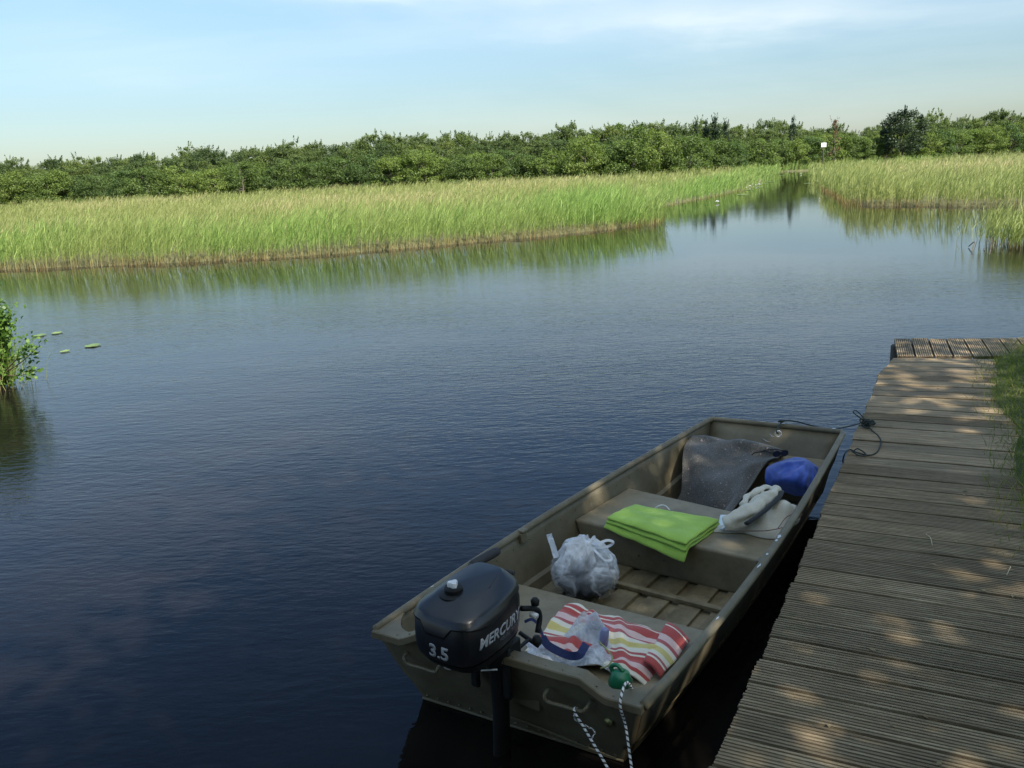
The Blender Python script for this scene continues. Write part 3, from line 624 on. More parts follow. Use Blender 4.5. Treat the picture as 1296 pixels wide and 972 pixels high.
# ---------------------------------------------------------------- dock
DZ = 0.37
def wp(x, y, z=DZ): p = at(x, y, z); return Vector((p.x, p.y, z))
EDGE = [wp(1132, 453), wp(1116, 469), wp(1105, 494), wp(1097, 517), wp(1085.5, 541), wp(1079, 560), wp(1069, 582.5), wp(1053, 620), wp(1018, 702), wp(975, 808), wp(900, 972)]
d_ = (EDGE[-1]-EDGE[-2]).normalized(); EDGE.append(EDGE[-1]+d_*3.2)
def along(poly, s):
    for a, b in zip(poly, poly[1:]):
        l = (b-a).length
        if s <= l: return a.lerp(b, s/l), (b-a).normalized()
        s -= l
    return poly[-1], (poly[-1]-poly[-2]).normalized()
def plank(V, F, A, UVs, p0, dirv, perp, length, wdt, grooves, rnd, z, thick=0.03):
    """p0 = left end on the far long side; dirv along, perp across (towards the near side)"""
    ns = max(2, int(length/0.14)); prof = []
    if grooves:
        n = grooves
        for g in range(n):
            a = g/n; wv_ = 1/n
            prof += [(a+0.001, 0.0, 0), (a+wv_*0.58, 0.0, 0), (a+wv_*0.66, -0.0035, 1), (a+wv_*0.92, -0.0035, 1)]
        prof += [(0.999, 0, 0)]
    else: prof = [(0.0, -0.0015, 0.2), (0.03, 0, 0), (0.25, 0.0004, 0), (0.5, 0, 0), (0.75, 0.0004, 0), (0.97, 0, 0), (1, -0.0015, 0.2)]
    prof = [(0, -thick, 0.6)]+prof+[(1, -thick, 0.6)]
    base = len(V); m_ = len(prof); uo = random.uniform(0, 20); wob = [random.uniform(-0.002, 0.002) for _ in range(ns+1)]
    tilt = random.uniform(-0.0025, 0.0025)
    for i in range(ns+1):
        t = i/ns
        for (c, dz, g) in prof:
            jag = (random.uniform(-0.004, 0.004) if i in (0, ns) else 0)
            p = p0+dirv*(length*t+jag)+perp*(wdt*c+wob[i]*0.6); V.append((p.x, p.y, z+dz+wob[i]*0.5+tilt*(t-0.5)*2))
            A[0].append(rnd); A[1].append(g); UVs.append((length*t+uo, wdt*c+uo*1.7))
    for i in range(ns):
        for k in range(m_-1): F.append((base+i*m_+k, base+i*m_+k+1, base+(i+1)*m_+k+1, base+(i+1)*m_+k))
    F.append(tuple(base+k for k in range(m_))[::-1]); F.append(tuple(base+ns*m_+k for k in range(m_)))
random.seed(21)
dock = empty('wooden_dock', tuple(EDGE[7])); tag(dock, 'long weathered wooden dock of ribbed cross planks beside the moored boat', 'dock')
V, F, A, UVs = [], [], ([], []), []
s = 0.0; i = 0; total = sum((b-a).length for a, b in zip(EDGE, EDGE[1:]))
while s < total:
    p, d = along(EDGE, s); ang = R_(-14.5-min(1, s/1.6)*7.5-min(1, s/4.5)*4.0); dv = Vector((math.cos(ang), math.sin(ang), 0)); pv = Vector((math.sin(ang), -math.cos(ang), 0))
    wdt = 0.138 + random.uniform(-0.002, 0.003)
    near_ = s > 2.75
    p0 = p - dv*random.uniform(-0.006, 0.008)
    plank(V, F, A, UVs, p0, dv, d/pv.dot(d), (1.5 if s > 0.6 else 1.25)+random.uniform(-0.03, 0.03), wdt, 9 if (near_ or i % 7 == 4) else 0, random.random(), DZ+random.uniform(-0.002, 0.002))
    step = (wdt+random.uniform(0.006, 0.012))/max(0.6, pv.dot(d)); s += step; i += 1
o = new_obj('deck', V, F, WOOD, dock, smooth=False, attrs=dict(rnd=A[0], groove=A[1]), uvs=UVs)
mb = MB()
for off in (0.10, 0.75, 1.35):
    for a, b in zip(EDGE, EDGE[1:]):
        dd = (b-a).normalized(); pr = Vector((-dd.y, dd.x, 0)); mb.box((a+b)/2+pr*off+Vector((0, 0, -0.095)), (b-a).length+0.01, 0.06, 0.12, dd, pr)
mb.build('bearer', POSTW, dock, smooth=False)
for s in (0.25, 1.75, 3.1, 4.5, 6.0, 7.4):
    p, d = along(EDGE, s); pr = Vector((-d.y, d.x, 0)); q = p+pr*0.19
    mb = MB(); mb.tube([(q.x, q.y, -1.0), (q.x, q.y, DZ-0.035)], [0.06, 0.055], 12); mb.build('post', POSTW, dock)
# landing across the far end of the dock
land = empty('wooden_landing', tuple(wp(1215, 440))); tag(land, 'short landing of lengthwise ribbed boards closing the far end of the dock', 'landing')
a0 = wp(1133, 451.5); b0 = wp(1137, 430.5); ax = (wp(1248, 452)-wp(1150, 452)).normalized(); ay = (wp(1175, 430)-wp(1183, 452)).normalized(); sp = (wp(1174, 452)-wp(1150, 452)).length
V, F, A, UVs = [], [], ([], []), []
for k in range(16):
    p0 = a0+ax*(0.02+k*sp)+ay*0.012; plank(V, F, A, UVs, p0, ay, ax, 0.72+random.uniform(-0.01, 0.01), sp-0.012, 8, random.random()*0.6+0.4, DZ+0.003)
new_obj('deck', V, F, WOOD, land, smooth=False, attrs=dict(rnd=A[0], groove=A[1]), uvs=UVs)
mb = MB()
for t in (0.06, 0.66): mb.box(a0+ay*t+ax*sp*8+Vector((0, 0, -0.09)), sp*16, 0.06, 0.1, ax, ay)
mb.build('bearer', POSTW, land, smooth=False)
for k in (0.3, 6): 
    q = a0+ax*sp*k+ay*0.6; mb = MB(); mb.tube([(q.x, q.y, -1), (q.x, q.y, DZ-0.035)], 0.055, 12); mb.build('post', POSTW, land)

# ---------------------------------------------------------------- grass over the dock's right side and on the bank
GL = [wp(1300, 436), wp(1258, 455), wp(1254, 508), wp(1272, 529), wp(1287, 545), wp(1278, 568), wp(1279, 598), wp(1293, 640), wp(1300, 700)]
# the grassy edge continues down the side of the dock, just outside the deck
for s in (3.2, 4.2, 5.5, 7.0): p, d = along(EDGE, s); GL.append(p+Vector((-d.y, d.x, 0))*1.47)
GPOLY = [(p.x, p.y) for p in GL]+[(6, -4), (12, 4), (9.5, 11.5), (7.4, 8.6), (5.35, 7.15)]
pr = []
P, s_ = sample(GPOLY, (-1, 9, -2, 11), lambda P, s: np.where(P[:, 1] > 1.2, 5200*np.exp(-np.maximum(s, 0)/0.8)+200, 200)*((s > 0.0) | ((s > -0.14) & (rng.random(len(P)) < 0.18))), 620000)
def grass(P, zf, hmin, hmax, wdt, name):
    n = len(P); D = np.column_stack([rng.normal(0, 0.35, n), rng.normal(0, 0.35, n), np.ones(n)]); D /= np.linalg.norm(D, axis=1)[:, None]
    B = np.column_stack([rng.normal(0, 0.4, n), rng.normal(0, 0.4, n), -0.25*rng.random(n)])
    V, F, T, m2 = strips(np.column_stack([P, np.full(n, zf)]), D, B, rng.uniform(hmin, hmax, n), np.full(n, wdt), 3)
    r = np.clip(0.5+0.3*np.sin(P[:, 0]*3+P[:, 1]*2)+rng.normal(0, 0.25, n), 0, 1)
    return tag(catmesh(name, [(V, F, dict(rnd=np.repeat(r, m2)))], GRASS), kind='stuff')
grass(P, DZ-0.02, 0.03, 0.11, 0.0035, 'grass')
new_obj('earth_bank', [], [], None) if False else None
mb = MB()   # turf body under the grass
poly3 = [Vector((x, y, 0)) for x, y in GPOLY]
bm = bmesh.new(); vs = [bm.verts.new((x+0.03, y, DZ+0.004)) for x, y in GPOLY]; bm.faces.new(vs); bmesh.ops.triangulate(bm, faces=bm.faces[:])
e = bmesh.ops.extrude_face_region(bm, geom=bm.faces[:]); 
for q in e['geom']:
    if isinstance(q, bmesh.types.BMVert): q.co.z -= 0.03
bmesh.ops.recalc_face_normals(bm, faces=bm.faces[:])
TURF = simple('turf', (0.05, 0.055, 0.016), 0.95, 0.5, 14, 0.8, 40, 0.02)
o = from_bm('grass_bank', bm, TURF, smooth=False); tag(o, kind='structure')
random.seed(31); V, F = [], []
for k in range(150):
    s_ = random.uniform(0.2, 6.5); p, d = along(EDGE, s_); q = p+Vector((-d.y, d.x, 0))*(1.35*random.random()**0.6)+Vector((0, 0, 0.006)); a = random.uniform(0, 6.28); l = random.uniform(0.006, 0.018); w_ = l*random.uniform(0.2, 0.6)
    ux = Vector((math.cos(a), math.sin(a), random.uniform(-.2, .2))); uy = Vector((-math.sin(a), math.cos(a), random.uniform(-.2, .3))); b = len(V); V += [q-ux*l, q-uy*w_, q+ux*l, q+uy*w_]; F.append((b, b+1, b+2, b+3))
tag(new_obj('leaf_litter', V, F, simple('litter', (0.2, 0.15, 0.07), 0.8, 0.6, 3), smooth=False), kind='stuff')
# dry straws on the deck
for k, (a, b, c_) in enumerate((((1172, 676), (1180, 690), 'short pale dry straw lying on the middle of the dock'), ((1279, 717), (1274, 728), 'thin pale straw standing at the grassy edge of the dock'))):
    mb = MB(); p = wp(*a, DZ+0.006); q = wp(*b, DZ+0.006); mb.tube(spline([p, (p+q)/2+Vector((0.01, 0.01, 0.004)), q], 4), 0.0016, 5)
    o = mb.build('straw', simple('straw', (0.5, 0.42, 0.26), 0.7)); tag(o, c_, 'straw')

# ---------------------------------------------------------------- boat
ZT, ZB = 0.36, 0.42
TL, TR, BL, BR = at(475, 797, ZT), at(815, 893, ZT), at(900, 530, ZB), at(1068, 547, ZB)
EU = ((BL+BR-TL-TR)/2); BLEN = EU.length; EU.z = 0; EU.normalize(); EV = Vector((EU.y, -EU.x, 0))
def zg(u): return ZT+(ZB-ZT)*max(0, u)**1.3
def bp(u, v, z):
    g = (TL+TR)/2*(1-u)+(BL+BR)/2*u; s = (TR-TL)/2*(1-u)+(BR-BL)/2*u
    s = s*(1+0.11*math.sin(math.pi*min(1, max(0, u))**0.9))
    q = (zg(u)-z)/0.36; k = 1-0.17*q; qq = max(0, q)
    p = g+s*(v*k)+EU*(0.145*qq*(1-u)**2)-EV*(0.035*qq*(1-u))
    p.z = z; return p
boat = empty('jon_boat', tuple(bp(0.45, 0, 0))); tag(boat, 'flat olive aluminium rowing boat with square bow moored beside the wooden dock', 'boat')
def zbot(u): t = max(0, (u-0.62)/0.33); return -0.09+0.24*t*t
def side_pt(s, v, t):          # s 0..1 along, t 0 gunwale..1 chine
    ub = s*0.93; z1 = zbot(ub); z0 = zg(s); u = s+(ub-s)*t; z = z0+(z1-z0)*t
    p = bp(u, v, z)
    if t > 0.5: p -= EV*(v*0.022)
    return p
mb = MB(); NS = 24; ts = [0, 0.1, 0.2, 0.3, 0.4, 0.47, 0.5, 0.515, 0.53, 0.65, 0.8, 0.9, 1.0]
for sgn_ in (-1, 1): mb.grid(lambda a, b: side_pt(a, sgn_, ts[int(round(b*12))]), NS, 12)
mb.grid(lambda a, b: side_pt(a, -1, 1).lerp(side_pt(a, 1, 1), b), NS, 6)
mb.grid(lambda a, b: side_pt(1, -1, b).lerp(side_pt(1, 1, b), a), 8, 4)
def ttop(v):                    # transom top profile: raised middle
    a = abs(v); return ZT+0.045*(1 if a < 0.60 else max(0, 1-(a-0.60)/0.16))
mb.grid(lambda a, b: (lambda v: Vector(bp(0, v, 0)).lerp(bp(0, v, 0), 0) if False else (lambda zz: (lambda p: p)(side_pt(0, -1, b if True else 0).lerp(side_pt(0, 1, b), a)+Vector((0, 0, (ttop(v)-ZT)*(1-b)))))(0))(-1+2*a), 40, 10)
hull = mb.build('hull', OLIVE, boat, solid=0.005, sharp=35)
hull.data.set_sharp_from_angle(angle=R_(28))
# gunwale rim
mb = MB()
path = [bp(u, -1, zg(u)) for u in np.linspace(0.0, 0.985, 22)]+[bp(1, -0.96, zg(1)), bp(1.0, -0.5, zg(1)), bp(1, 0, zg(1)), bp(1, 0.5, zg(1)), bp(1, 0.96, zg(1))]+[bp(u, 1, zg(u)) for u in np.linspace(0.985, 0.0, 22)]
mb.tube(path, 0.017, 12); mb.build('gunwale', OLIVE, boat)
# worn chips along the rim
random.seed(5)
def chips(name, items):
    mb = MB()
    for (px, py, z, ln, wd, a) in items:
        c = at(px, py, z); dx = Vector((math.cos(a), math.sin(a), 0)); n = 9; V = [c+Vector((0, 0, 0.001))]
        for k in range(n): t = 6.283*k/n; V.append(c+dx*(math.cos(t)*ln*random.uniform(0.6, 1.1))+Vector((-dx.y, dx.x, 0))*(math.sin(t)*wd*random.uniform(0.5, 1.2)))
        mb.add(V, [(0, 1+k, 1+(k+1) % n) for k in range(n)])
    return mb.build(name, CHIP, boat, smooth=False)
def rimpt(u, v): p = bp(u, v, zg(u)); p.z += 0.0172; return p
mb = MB()
for (u, v, ln, wd, a) in ((0.465, 1, 0.022, 0.008, 0.95), (0.45, 0.995, 0.014, 0.006, 0.8), (0.40, 1, 0.012, 0.006, 0.9), (0.36, 1.003, 0.03, 0.004, 0.95), (0.2, 1, 0.014, 0.003, 0.95), (0.12, -1, 0.012, 0.003, 0.95), (1, 0.86, 0.013, 0.009, 0), (1, 0.0, 0.05, 0.004, -0.5), (1, -0.22, 0.04, 0.003, -0.5), (1, 0.12, 0.02, 0.005, -0.5)):
    c = rimpt(u, v); dx = Vector((math.cos(a), math.sin(a), 0)); n = 9; V = [c+Vector((0, 0, 0.001))]
    for k in range(n): q = 6.283*k/n; V.append(c+dx*(math.cos(q)*ln*random.uniform(0.6, 1.1))+Vector((-dx.y, dx.x, 0))*(math.sin(q)*wd*random.uniform(0.5, 1.2)))
    mb.add(V, [(0, 1+k, 1+(k+1) % n) for k in range(n)])
mb.build('worn_patch', CHIP, boat, smooth=False)
# transom cap: flat band with gusset corners
mb = MB(); out = []; NV = 60
for i in range(NV+1):
    v = -1+2*i/NV; zt = ttop(v)+0.004; a = (1-abs(v))
    dep = 0.035+0.14*max(0, 1-a/0.26)**2.4
    p = bp(0, v, ZT); p.z = zt; p -= EU*0.02; q = p+EU*(dep+0.02); out.append((p, q))
top = [(Vector(p), Vector(q)) for p, q in out]
Vv = []
for p, q in top: Vv += [p-Vector((0, 0, 0.028)), p-Vector((0, 0, 0.004)), p+EU*0.003, q, q-Vector((0, 0, 0.012))]
mb.add(Vv, [(i*5+k, i*5+k+1, (i+1)*5+k+1, (i+1)*5+k) for i in range(NV) for k in range(4)]+[(0, 1, 2, 3, 4)[::-1], tuple(NV*5+k for k in range(5))])
mb.build('transom_cap', OLIVE, boat, sharp=30)
mb = MB()  # motor pad inside
mb.box(bp(0, -0.02, ZT-0.10)+EU*0.06, 0.26, 0.03, 0.2, EV, EU); mb.build('motor_pad', OLIVE, boat, smooth=False)
# handles on the transom
def tr_pt(v, z, out_=0.0): p = side_pt(0, -1, (ZT-z)/(ZT-zbot(0))).lerp(side_pt(0, 1, (ZT-z)/(ZT-zbot(0))), (v+1)/2); return p-EU*out_
for (v0, v1, z) in ((-0.80, -0.50, 0.245), (0.36, 0.66, 0.27)):
    mb = MB(); mb.tube(spline([tr_pt(v0, z+0.035, 0.0), tr_pt(v0, z+0.02, 0.03), tr_pt(v0+0.03, z, 0.038), tr_pt((v0+v1)/2, z, 0.038), tr_pt(v1-0.03, z, 0.038), tr_pt(v1, z+0.02, 0.03), tr_pt(v1, z+0.035, 0.0)], 4), 0.007, 8); mb.build('handle', OLIVE, boat)
mb = MB(); mb.lathe(tr_pt(0.80, 0.22, 0.014), [(0.016, 0), (0.016, 0.012)], 14, EU); mb.build('drain_plug', simple('brass', (0.3, 0.27, 0.12), 0.4, Metallic=0.7), boat)
mb = MB(); mb.box(tr_pt(-0.55, 0.06, 0.002).lerp(tr_pt(0.55, 0.06, 0.002), 0.5), 0.85, 0.003, 0.006, EV, EU); mb.build('seam', OLIVE, boat, smooth=False)
# keel trim along the bottom of the transom
mb = MB(); mb.tube([tr_pt(-1, 0.006, 0.004), tr_pt(0, 0.006, 0.004), tr_pt(1, 0.006, 0.004)], 0.006, 8); mb.build('bottom_trim', OLIVE, boat)
# floor with pressed channels
FZ = 0.085
def floor_pt(u, v, z): p = bp(u, v, z); return p
vs_ = [-0.985]
for c in (-0.66, -0.33, 0.0, 0.33, 0.66): vs_ += [c-0.055, c-0.045, c+0.045, c+0.055]
vs_ += [0.985]; mb = MB()
def fl(a, b):
    k = int(round(a*(len(vs_)-1))); v = vs_[k]; inch = any(abs(v-c) < 0.05 for c in (-0.66, -0.33, 0.0, 0.33, 0.66))
    return floor_pt(0.02+0.92*b, v, FZ-(0.016 if inch else 0)+ (0.06*max(0, (0.02+0.92*b-0.8))*3))
mb.grid(fl, len(vs_)-1, 20); mb.build('floor', FLOORP, boat, sharp=25)
def crossbar(ul, ur, name='cross_rib'):
    mb = MB(); a = floor_pt(ul, -0.97, FZ+0.012); b = floor_pt(ur, 0.97, FZ+0.012); d = (b-a).normalized()
    mb.box((a+b)/2, (b-a).length, 0.03, 0.022, d, Vector((-d.y, d.x, 0))); mb.build(name, FLOORP, boat, bevel=0.004)
crossbar(0.40, 0.375)
def bench(name, uaL, uaR, ufL, ufR, z):
    mb = MB(); P = [bp(uaL, -0.995, z), bp(uaR, 0.995, z), bp(ufR, 0.995, z), bp(ufL, -0.995, z)]; Q = []
    for (u, v) in ((uaL, -0.98), (uaR, 0.98), (ufR, 0.98), (ufL, -0.98)): Q.append(floor_pt(u, v, FZ-0.01))
    mb.add(P+Q, [(0, 1, 2, 3), (0, 4, 5, 1), (1, 5, 6, 2), (2, 6, 7, 3), (3, 7, 4, 0), (4, 7, 6, 5)])
    o = mb.build(name, BENCH, boat); m_ = o.modifiers.new('b', 'BEVEL'); m_.width = 0.018; m_.segments = 4; m_.limit_method = 'ANGLE'; o.data.set_sharp_from_angle(angle=R_(60)); return o
bench('aft_bench', 0.03, 0.03, 0.265, 0.25, 0.215)
bench('middle_bench', 0.475, 0.445, 0.655, 0.60, 0.29)
bench('bow_bench', 0.87, 0.87, 0.95, 0.95, 0.29)
for (px, py) in ((684, 667),):                                      # rowlock bracket on the port rim
    p = bp(0.335, -0.97, zg(0.335))
    mb = MB(); mb.box((p.x, p.y, zg(0.335)-0.02), 0.05, 0.02, 0.05, EU, EV); mb.box((p.x, p.y, zg(0.335)+0.012), 0.04, 0.035, 0.014, EU, EV); mb.build('oarlock_socket', OLIVE, boat, bevel=0.004)
p = bp(0.39, 0.97, zg(0.39)); mb = MB(); mb.box((p.x, p.y, zg(0.39)-0.01), 0.05, 0.03, 0.03, EU, EV); mb.build('oarlock_socket', OLIVE, boat, bevel=0.004)
# bow ring
br = bp(1.0, 0.0, ZB); br = at(985, 549, ZB); mb = MB(); mb.tube([br+Vector((0.018*math.cos(t), 0.0, 0.018*math.sin(t))) for t in np.linspace(0, 6.283, 14)], 0.0035, 6); mb.build('bow_ring', CHIP, boat)
mb = MB()
def rivet(p, ax, r_=0.0055): mb.lathe(p, [(r_, -0.002), (r_*0.85, r_*0.4), (r_*0.3, r_*0.6)], 8, ax)
for i in range(17):
    v = -0.92+1.84*i/16; rivet(tr_pt(v, 0.03, 0.004), -EU)
    if abs(v) < 0.9: rivet(bp(0.0, v, ttop(v)+0.004)+EU*0.0, Vector((0, 0, 1)), 0.004)
for i in range(20):
    u = 0.04+0.045*i
    for sg in (-1, 1): q = side_pt(u, sg, 0.12); rivet(q-EV*(sg*0.003), -EV*sg, 0.0045)
for u0, z_ in ((0.262, 0.20), (0.47, 0.272)):
    for i in range(7): v = -0.8+1.6*i/6; rivet(bp(u0-0.012, v, z_-0.10), -EU, 0.005)
mb.build('rivets', OLIVE, boat)
# small pale marks on the inside of the bow plate
def bowpt(px, py):           # intersection of a sight line with the inner bow plate
    o_ = side_pt(1, -1, 0); e1 = side_pt(1, 1, 0)-o_; e2 = side_pt(1, -1, 1)-o_; nrm = e1.cross(e2).normalized()
    d = (vF+vR*((px-648)/F_)-vU*((py-486)/F_)); t = (o_-CAM).dot(nrm)/d.dot(nrm); return CAM+d*t, nrm
mb = MB()
for (x0, y0, x1, y1, wd) in ((965, 555, 976, 560, 0.006), (958, 561, 966, 565, 0.006), (974, 549, 980, 553, 0.005)):
    p, nr = bowpt(x0, y0); q, _ = bowpt(x1, y1); s_ = -1 if nr.dot(CAM-p) < 0 else 1; md = (p+q)/2+Vector((0, 0, -0.006)); off = nr*(0.006*s_)
    mb.tube([p+off, md+off, q+off], [0.001, wd*0.6, 0.001], 6, flat=0.3)
mb.build('pale_mark', CHIP, boat)

# ---------------------------------------------------------------- outboard motor
MO = at(594, 778, 0.59)
def ml(f, s, z): return MO+EU*(f*1.08)+EV*(s*1.18)+Vector((0, 0, z*0.98))
motor = empty('outboard_motor', tuple(bp(0, 0, ZT))); tag(motor, 'black 3.5 horsepower outboard motor clamped to the transom of the boat', 'outboard motor')
SEC = [(-0.150, 0.120, 0.085, 0.02), (-0.143, 0.235, 0.165, 0.012), (-0.125, 0.275, 0.195, 0.008), (-0.095, 0.305, 0.212, 0.004), (-0.085, 0.312, 0.217, 0), (-0.06, 0.324, 0.226, 0), (-0.02, 0.33, 0.23, 0), (0.03, 0.326, 0.228, 0.002), (0.052, 0.318, 0.222, 0.003), (0.078, 0.300, 0.205, 0.006), (0.084, 0.290, 0.196, 0.008), (0.112, 0.215, 0.135, 0.020), (0.118, 0.195, 0.118, 0.022), (0.1225, 0.12, 0.07, 0.026), (0.126, 0.02, 0.012, 0.026)]
def sec(z):
    for a, b in zip(SEC, SEC[1:]):
        if z <= b[0]: t = (z-a[0])/(b[0]-a[0]); return tuple(a[k]+(b[k]-a[k])*t for k in (1, 2, 3))
    return SEC[-1][1:]
def se(th, z, off=0.0):
    ln, wd, sh = sec(z); n = 4.2; c, s = math.cos(th), math.sin(th)
    r = (abs(c)**9+abs(s)**9+((abs(c)+abs(s))/1.78)**9)**(-1/9); f = r*c*(ln/2+off); q = r*s*(wd/2+off)
    if f < 0: q *= 1.0
    else: q *= (1-0.10*(f/(ln/2)))
    dz = 0.0
    if z > 0.05: dz = -0.10*(z-0.05)*(1-2*(f+0.15)/0.3)*2.2       # the top slopes down towards the stern
    return ml(f+sh, q, z+dz)
NT = 72
def loft(z0, z1, nz, off=0.0, zlow=None, zs=None):
    mb = MB(); zz = zs or [z0+(z1-z0)*k/nz for k in range(nz+1)]; n = len(zz); V = []
    for k in range(n):
        for j in range(NT):
            th = 2*math.pi*j/NT; z = zz[k]
            if zlow: lo = zlow(th); z = lo+(zz[-1]-lo)*((z-zz[0])/(zz[-1]-zz[0]))
            V.append(se(th, z, off))
    mb.add(V, [(k*NT+j, k*NT+(j+1) % NT, (k+1)*NT+(j+1) % NT, (k+1)*NT+j) for k in range(n-1) for j in range(NT)])
    return mb
mb = loft(0, 0, 0, 0, None, [a[0] for a in SEC if a[0] <= -0.095]); mb.f.append(tuple(range(NT))[::-1]); mb.build('lower_cowl', BLACKM, motor)
mb = loft(-0.097, -0.088, 1, -0.006); mb.build('cowl_seam', RUBBER, motor)
mb = loft(0, 0, 0, 0.0, None, [-0.088, -0.084, -0.06, -0.03, 0.0, 0.03, 0.05, 0.07]); cowl = mb.build('cowl', BLACKP, motor, sharp=14)
def zlow(th):                       # wavy lower edge of the top shell; th = pi is the stern face
    d = math.degrees(abs((th-math.pi+math.pi) % (2*math.pi)-math.pi)) if False else math.degrees(abs(math.atan2(math.sin(th-math.pi), math.cos(th-math.pi))))
    if d < 16: return 0.012
    if d < 24: return 0.012+0.035*(d-16)/8
    if d < 40: return 0.047
    if d < 70: return 0.047-0.015*(d-40)/30
    if d < 110: return 0.032+0.028*(d-70)/40
    return 0.06
mb = loft(0.03, 0.126, 16, 0.0045, zlow); mb.f.append(tuple(range(16*NT, 17*NT))); top_ = mb.build('top_shell', BLACKP, motor, solid=0.003, sharp=17)
mb = MB(); mb.tube([se(math.radians(a_), z_, 0.0062) for a_, z_ in ((95, 0.116), (60, 0.119), (20, 0.116), (-10, 0.100), (-25, 0.096), (-40, 0.088), (-48, 0.075), (-50, 0.06))], 0.0022, 6); mb.build('shell_joint', RUBBER, motor)
# crescent recess panel under the shell on the stern face
BV = BVHTree.FromObject(cowl, bpy.context.evaluated_depsgraph_get()) if False else None
bmc = bmesh.new(); bmc.from_mesh(cowl.data); BV = BVHTree.FromBMesh(bmc)
def hit(orig, d):
    o_, n_, _, _ = BV.ray_cast(orig, d); return (o_, n_)
cr_ = []
mb = MB(); NC = 24
for i in range(NC+1):
    a = -1+2*i/NC; yb = -0.012-0.034*math.sqrt(max(0, 1-a*a)); yt_ = -0.012+0.022*math.sqrt(max(0, 1-a*a))
    for k in range(5):
        z = yt_+(yb-yt_)*k/4; h, n_ = hit(ml(-0.5, a*0.078+0.0, z+0.02), EU)
        cr_.append((h+n_*(0.0016+0.003*math.sin(math.pi*k/4)*(1-a*a)) if h else ml(-0.16, a*0.078, z)))
mb.add(cr_, [(i*5+k, i*5+k+1, (i+1)*5+k+1, (i+1)*5+k) for i in range(NC) for k in range(4)])
mb.build('stern_recess', simple('grey_black_plastic', (0.035, 0.035, 0.038), 0.28, 0.1), motor)
sv = []; mb = MB()
for i in range(21):
    a = i/20; f = -0.115+0.235*a; zc = 0.022+0.016*a; hh_ = 0.016*math.sin(math.pi*min(1, a*1.15+0.05))**0.5+0.001
    for k in range(5):
        h, n_ = hit(ml(f, 0.4, zc+hh_*(1-k/2)), -EV); h = h or ml(f, 0.115, zc); n_ = n_ or EV
        sv.append(h+n_*(0.0015+0.004*math.sin(math.pi*k/4)))
mb.add(sv, [(i*5+k, i*5+k+1, (i+1)*5+k+1, (i+1)*5+k) for i in range(20) for k in range(4)]); mb.build('side_moulding', BLACKP, motor)
def text_on(txt, size, shear, origin, ex, ey, dirn, mat, name, parent, bold=0.0, space=1.0, off=0.0012):
    cu = bpy.data.curves.new(name, 'FONT'); cu.body = txt; cu.size = size; cu.shear = shear; cu.offset = bold; cu.align_x = 'CENTER'; cu.align_y = 'CENTER'; cu.space_character = space; cu.resolution_u = 3
    to = bpy.data.objects.new(name+'_tmp', cu); COL.objects.link(to); dg = bpy.context.evaluated_depsgraph_get(); me = bpy.data.meshes.new_from_object(to.evaluated_get(dg))
    bpy.data.objects.remove(to); bm = bmesh.new(); bm.from_mesh(me); bmesh.ops.triangulate(bm, faces=bm.faces[:])
    bmesh.ops.subdivide_edges(bm, edges=[e for e in bm.edges if e.calc_length() > size*0.25], cuts=2, use_grid_fill=True)
    ok = []
    for v in bm.verts:
        p = origin+ex*v.co.x+ey*v.co.y; h, n_ = hit(p-dirn*0.3, dirn)
        v.co = (h+(n_ if n_.dot(dirn) < 0 else -n_)*off) if h else p
    o = from_bm(name, bm, mat, parent, smooth=False); m_ = o.modifiers.new('s', 'SOLIDIFY'); m_.thickness = 0.0008; return o
text_on('3.5', 0.068, 0.12, ml(-0.14, 0.005, -0.050), EV, Vector((0, 0, 1)), EU, SILVER, 'power_number', motor, 0.0022)
text_on('MERCURY', 0.052, 0.25, ml(0.0, 0.1, -0.018), EU, Vector((0, 0, 1)), -EV, SILVER, 'maker_lettering', motor, 0.0014, 1.0)
text_on('FOURSTROKE', 0.020, 0.25, ml(0.045, 0.1, -0.050), EU, Vector((0, 0, 1)), -EV, simple('dull_print', (0.10, 0.10, 0.105), 0.5), 'small_lettering', motor, 0.0004, 1.05)
# fuel cap
ztop = 0.117
cc = ml(-0.052, -0.012, 0.098)
mb = MB(); mb.lathe(cc, [(0.050, 0.0), (0.050, 0.008), (0.040, 0.013)], 28); mb.build('cap_base', BLACKM, motor, sharp=30)
mb = MB(); mb.lathe(cc+Vector((0, 0, 0.012)), [(0.030, 0), (0.031, 0.014), (0.027, 0.02)], 24); fc = mb.build('fuel_cap', BLACKM, motor, sharp=30)
mb = MB(); n = 24; V = []
for hz_, rr_ in ((0.0, 1), (0.014, 1), (0.018, 0.85)):
    for k in range(n): t = 6.283*k/n; r = 0.0165*(1+0.22*math.cos(3*t))*rr_; V.append(cc+Vector((0, 0, 0.03+hz_))+EU*(math.cos(t)*r)+EV*(math.sin(t)*r))
mb.add(V, [(i*n+k, i*n+(k+1) % n, (i+1)*n+(k+1) % n, (i+1)*n+k) for i in range(2) for k in range(n)]+[tuple(range(2*n, 3*n))]); o = mb.build('vent_knob', WHITEPL, motor, sharp=40)
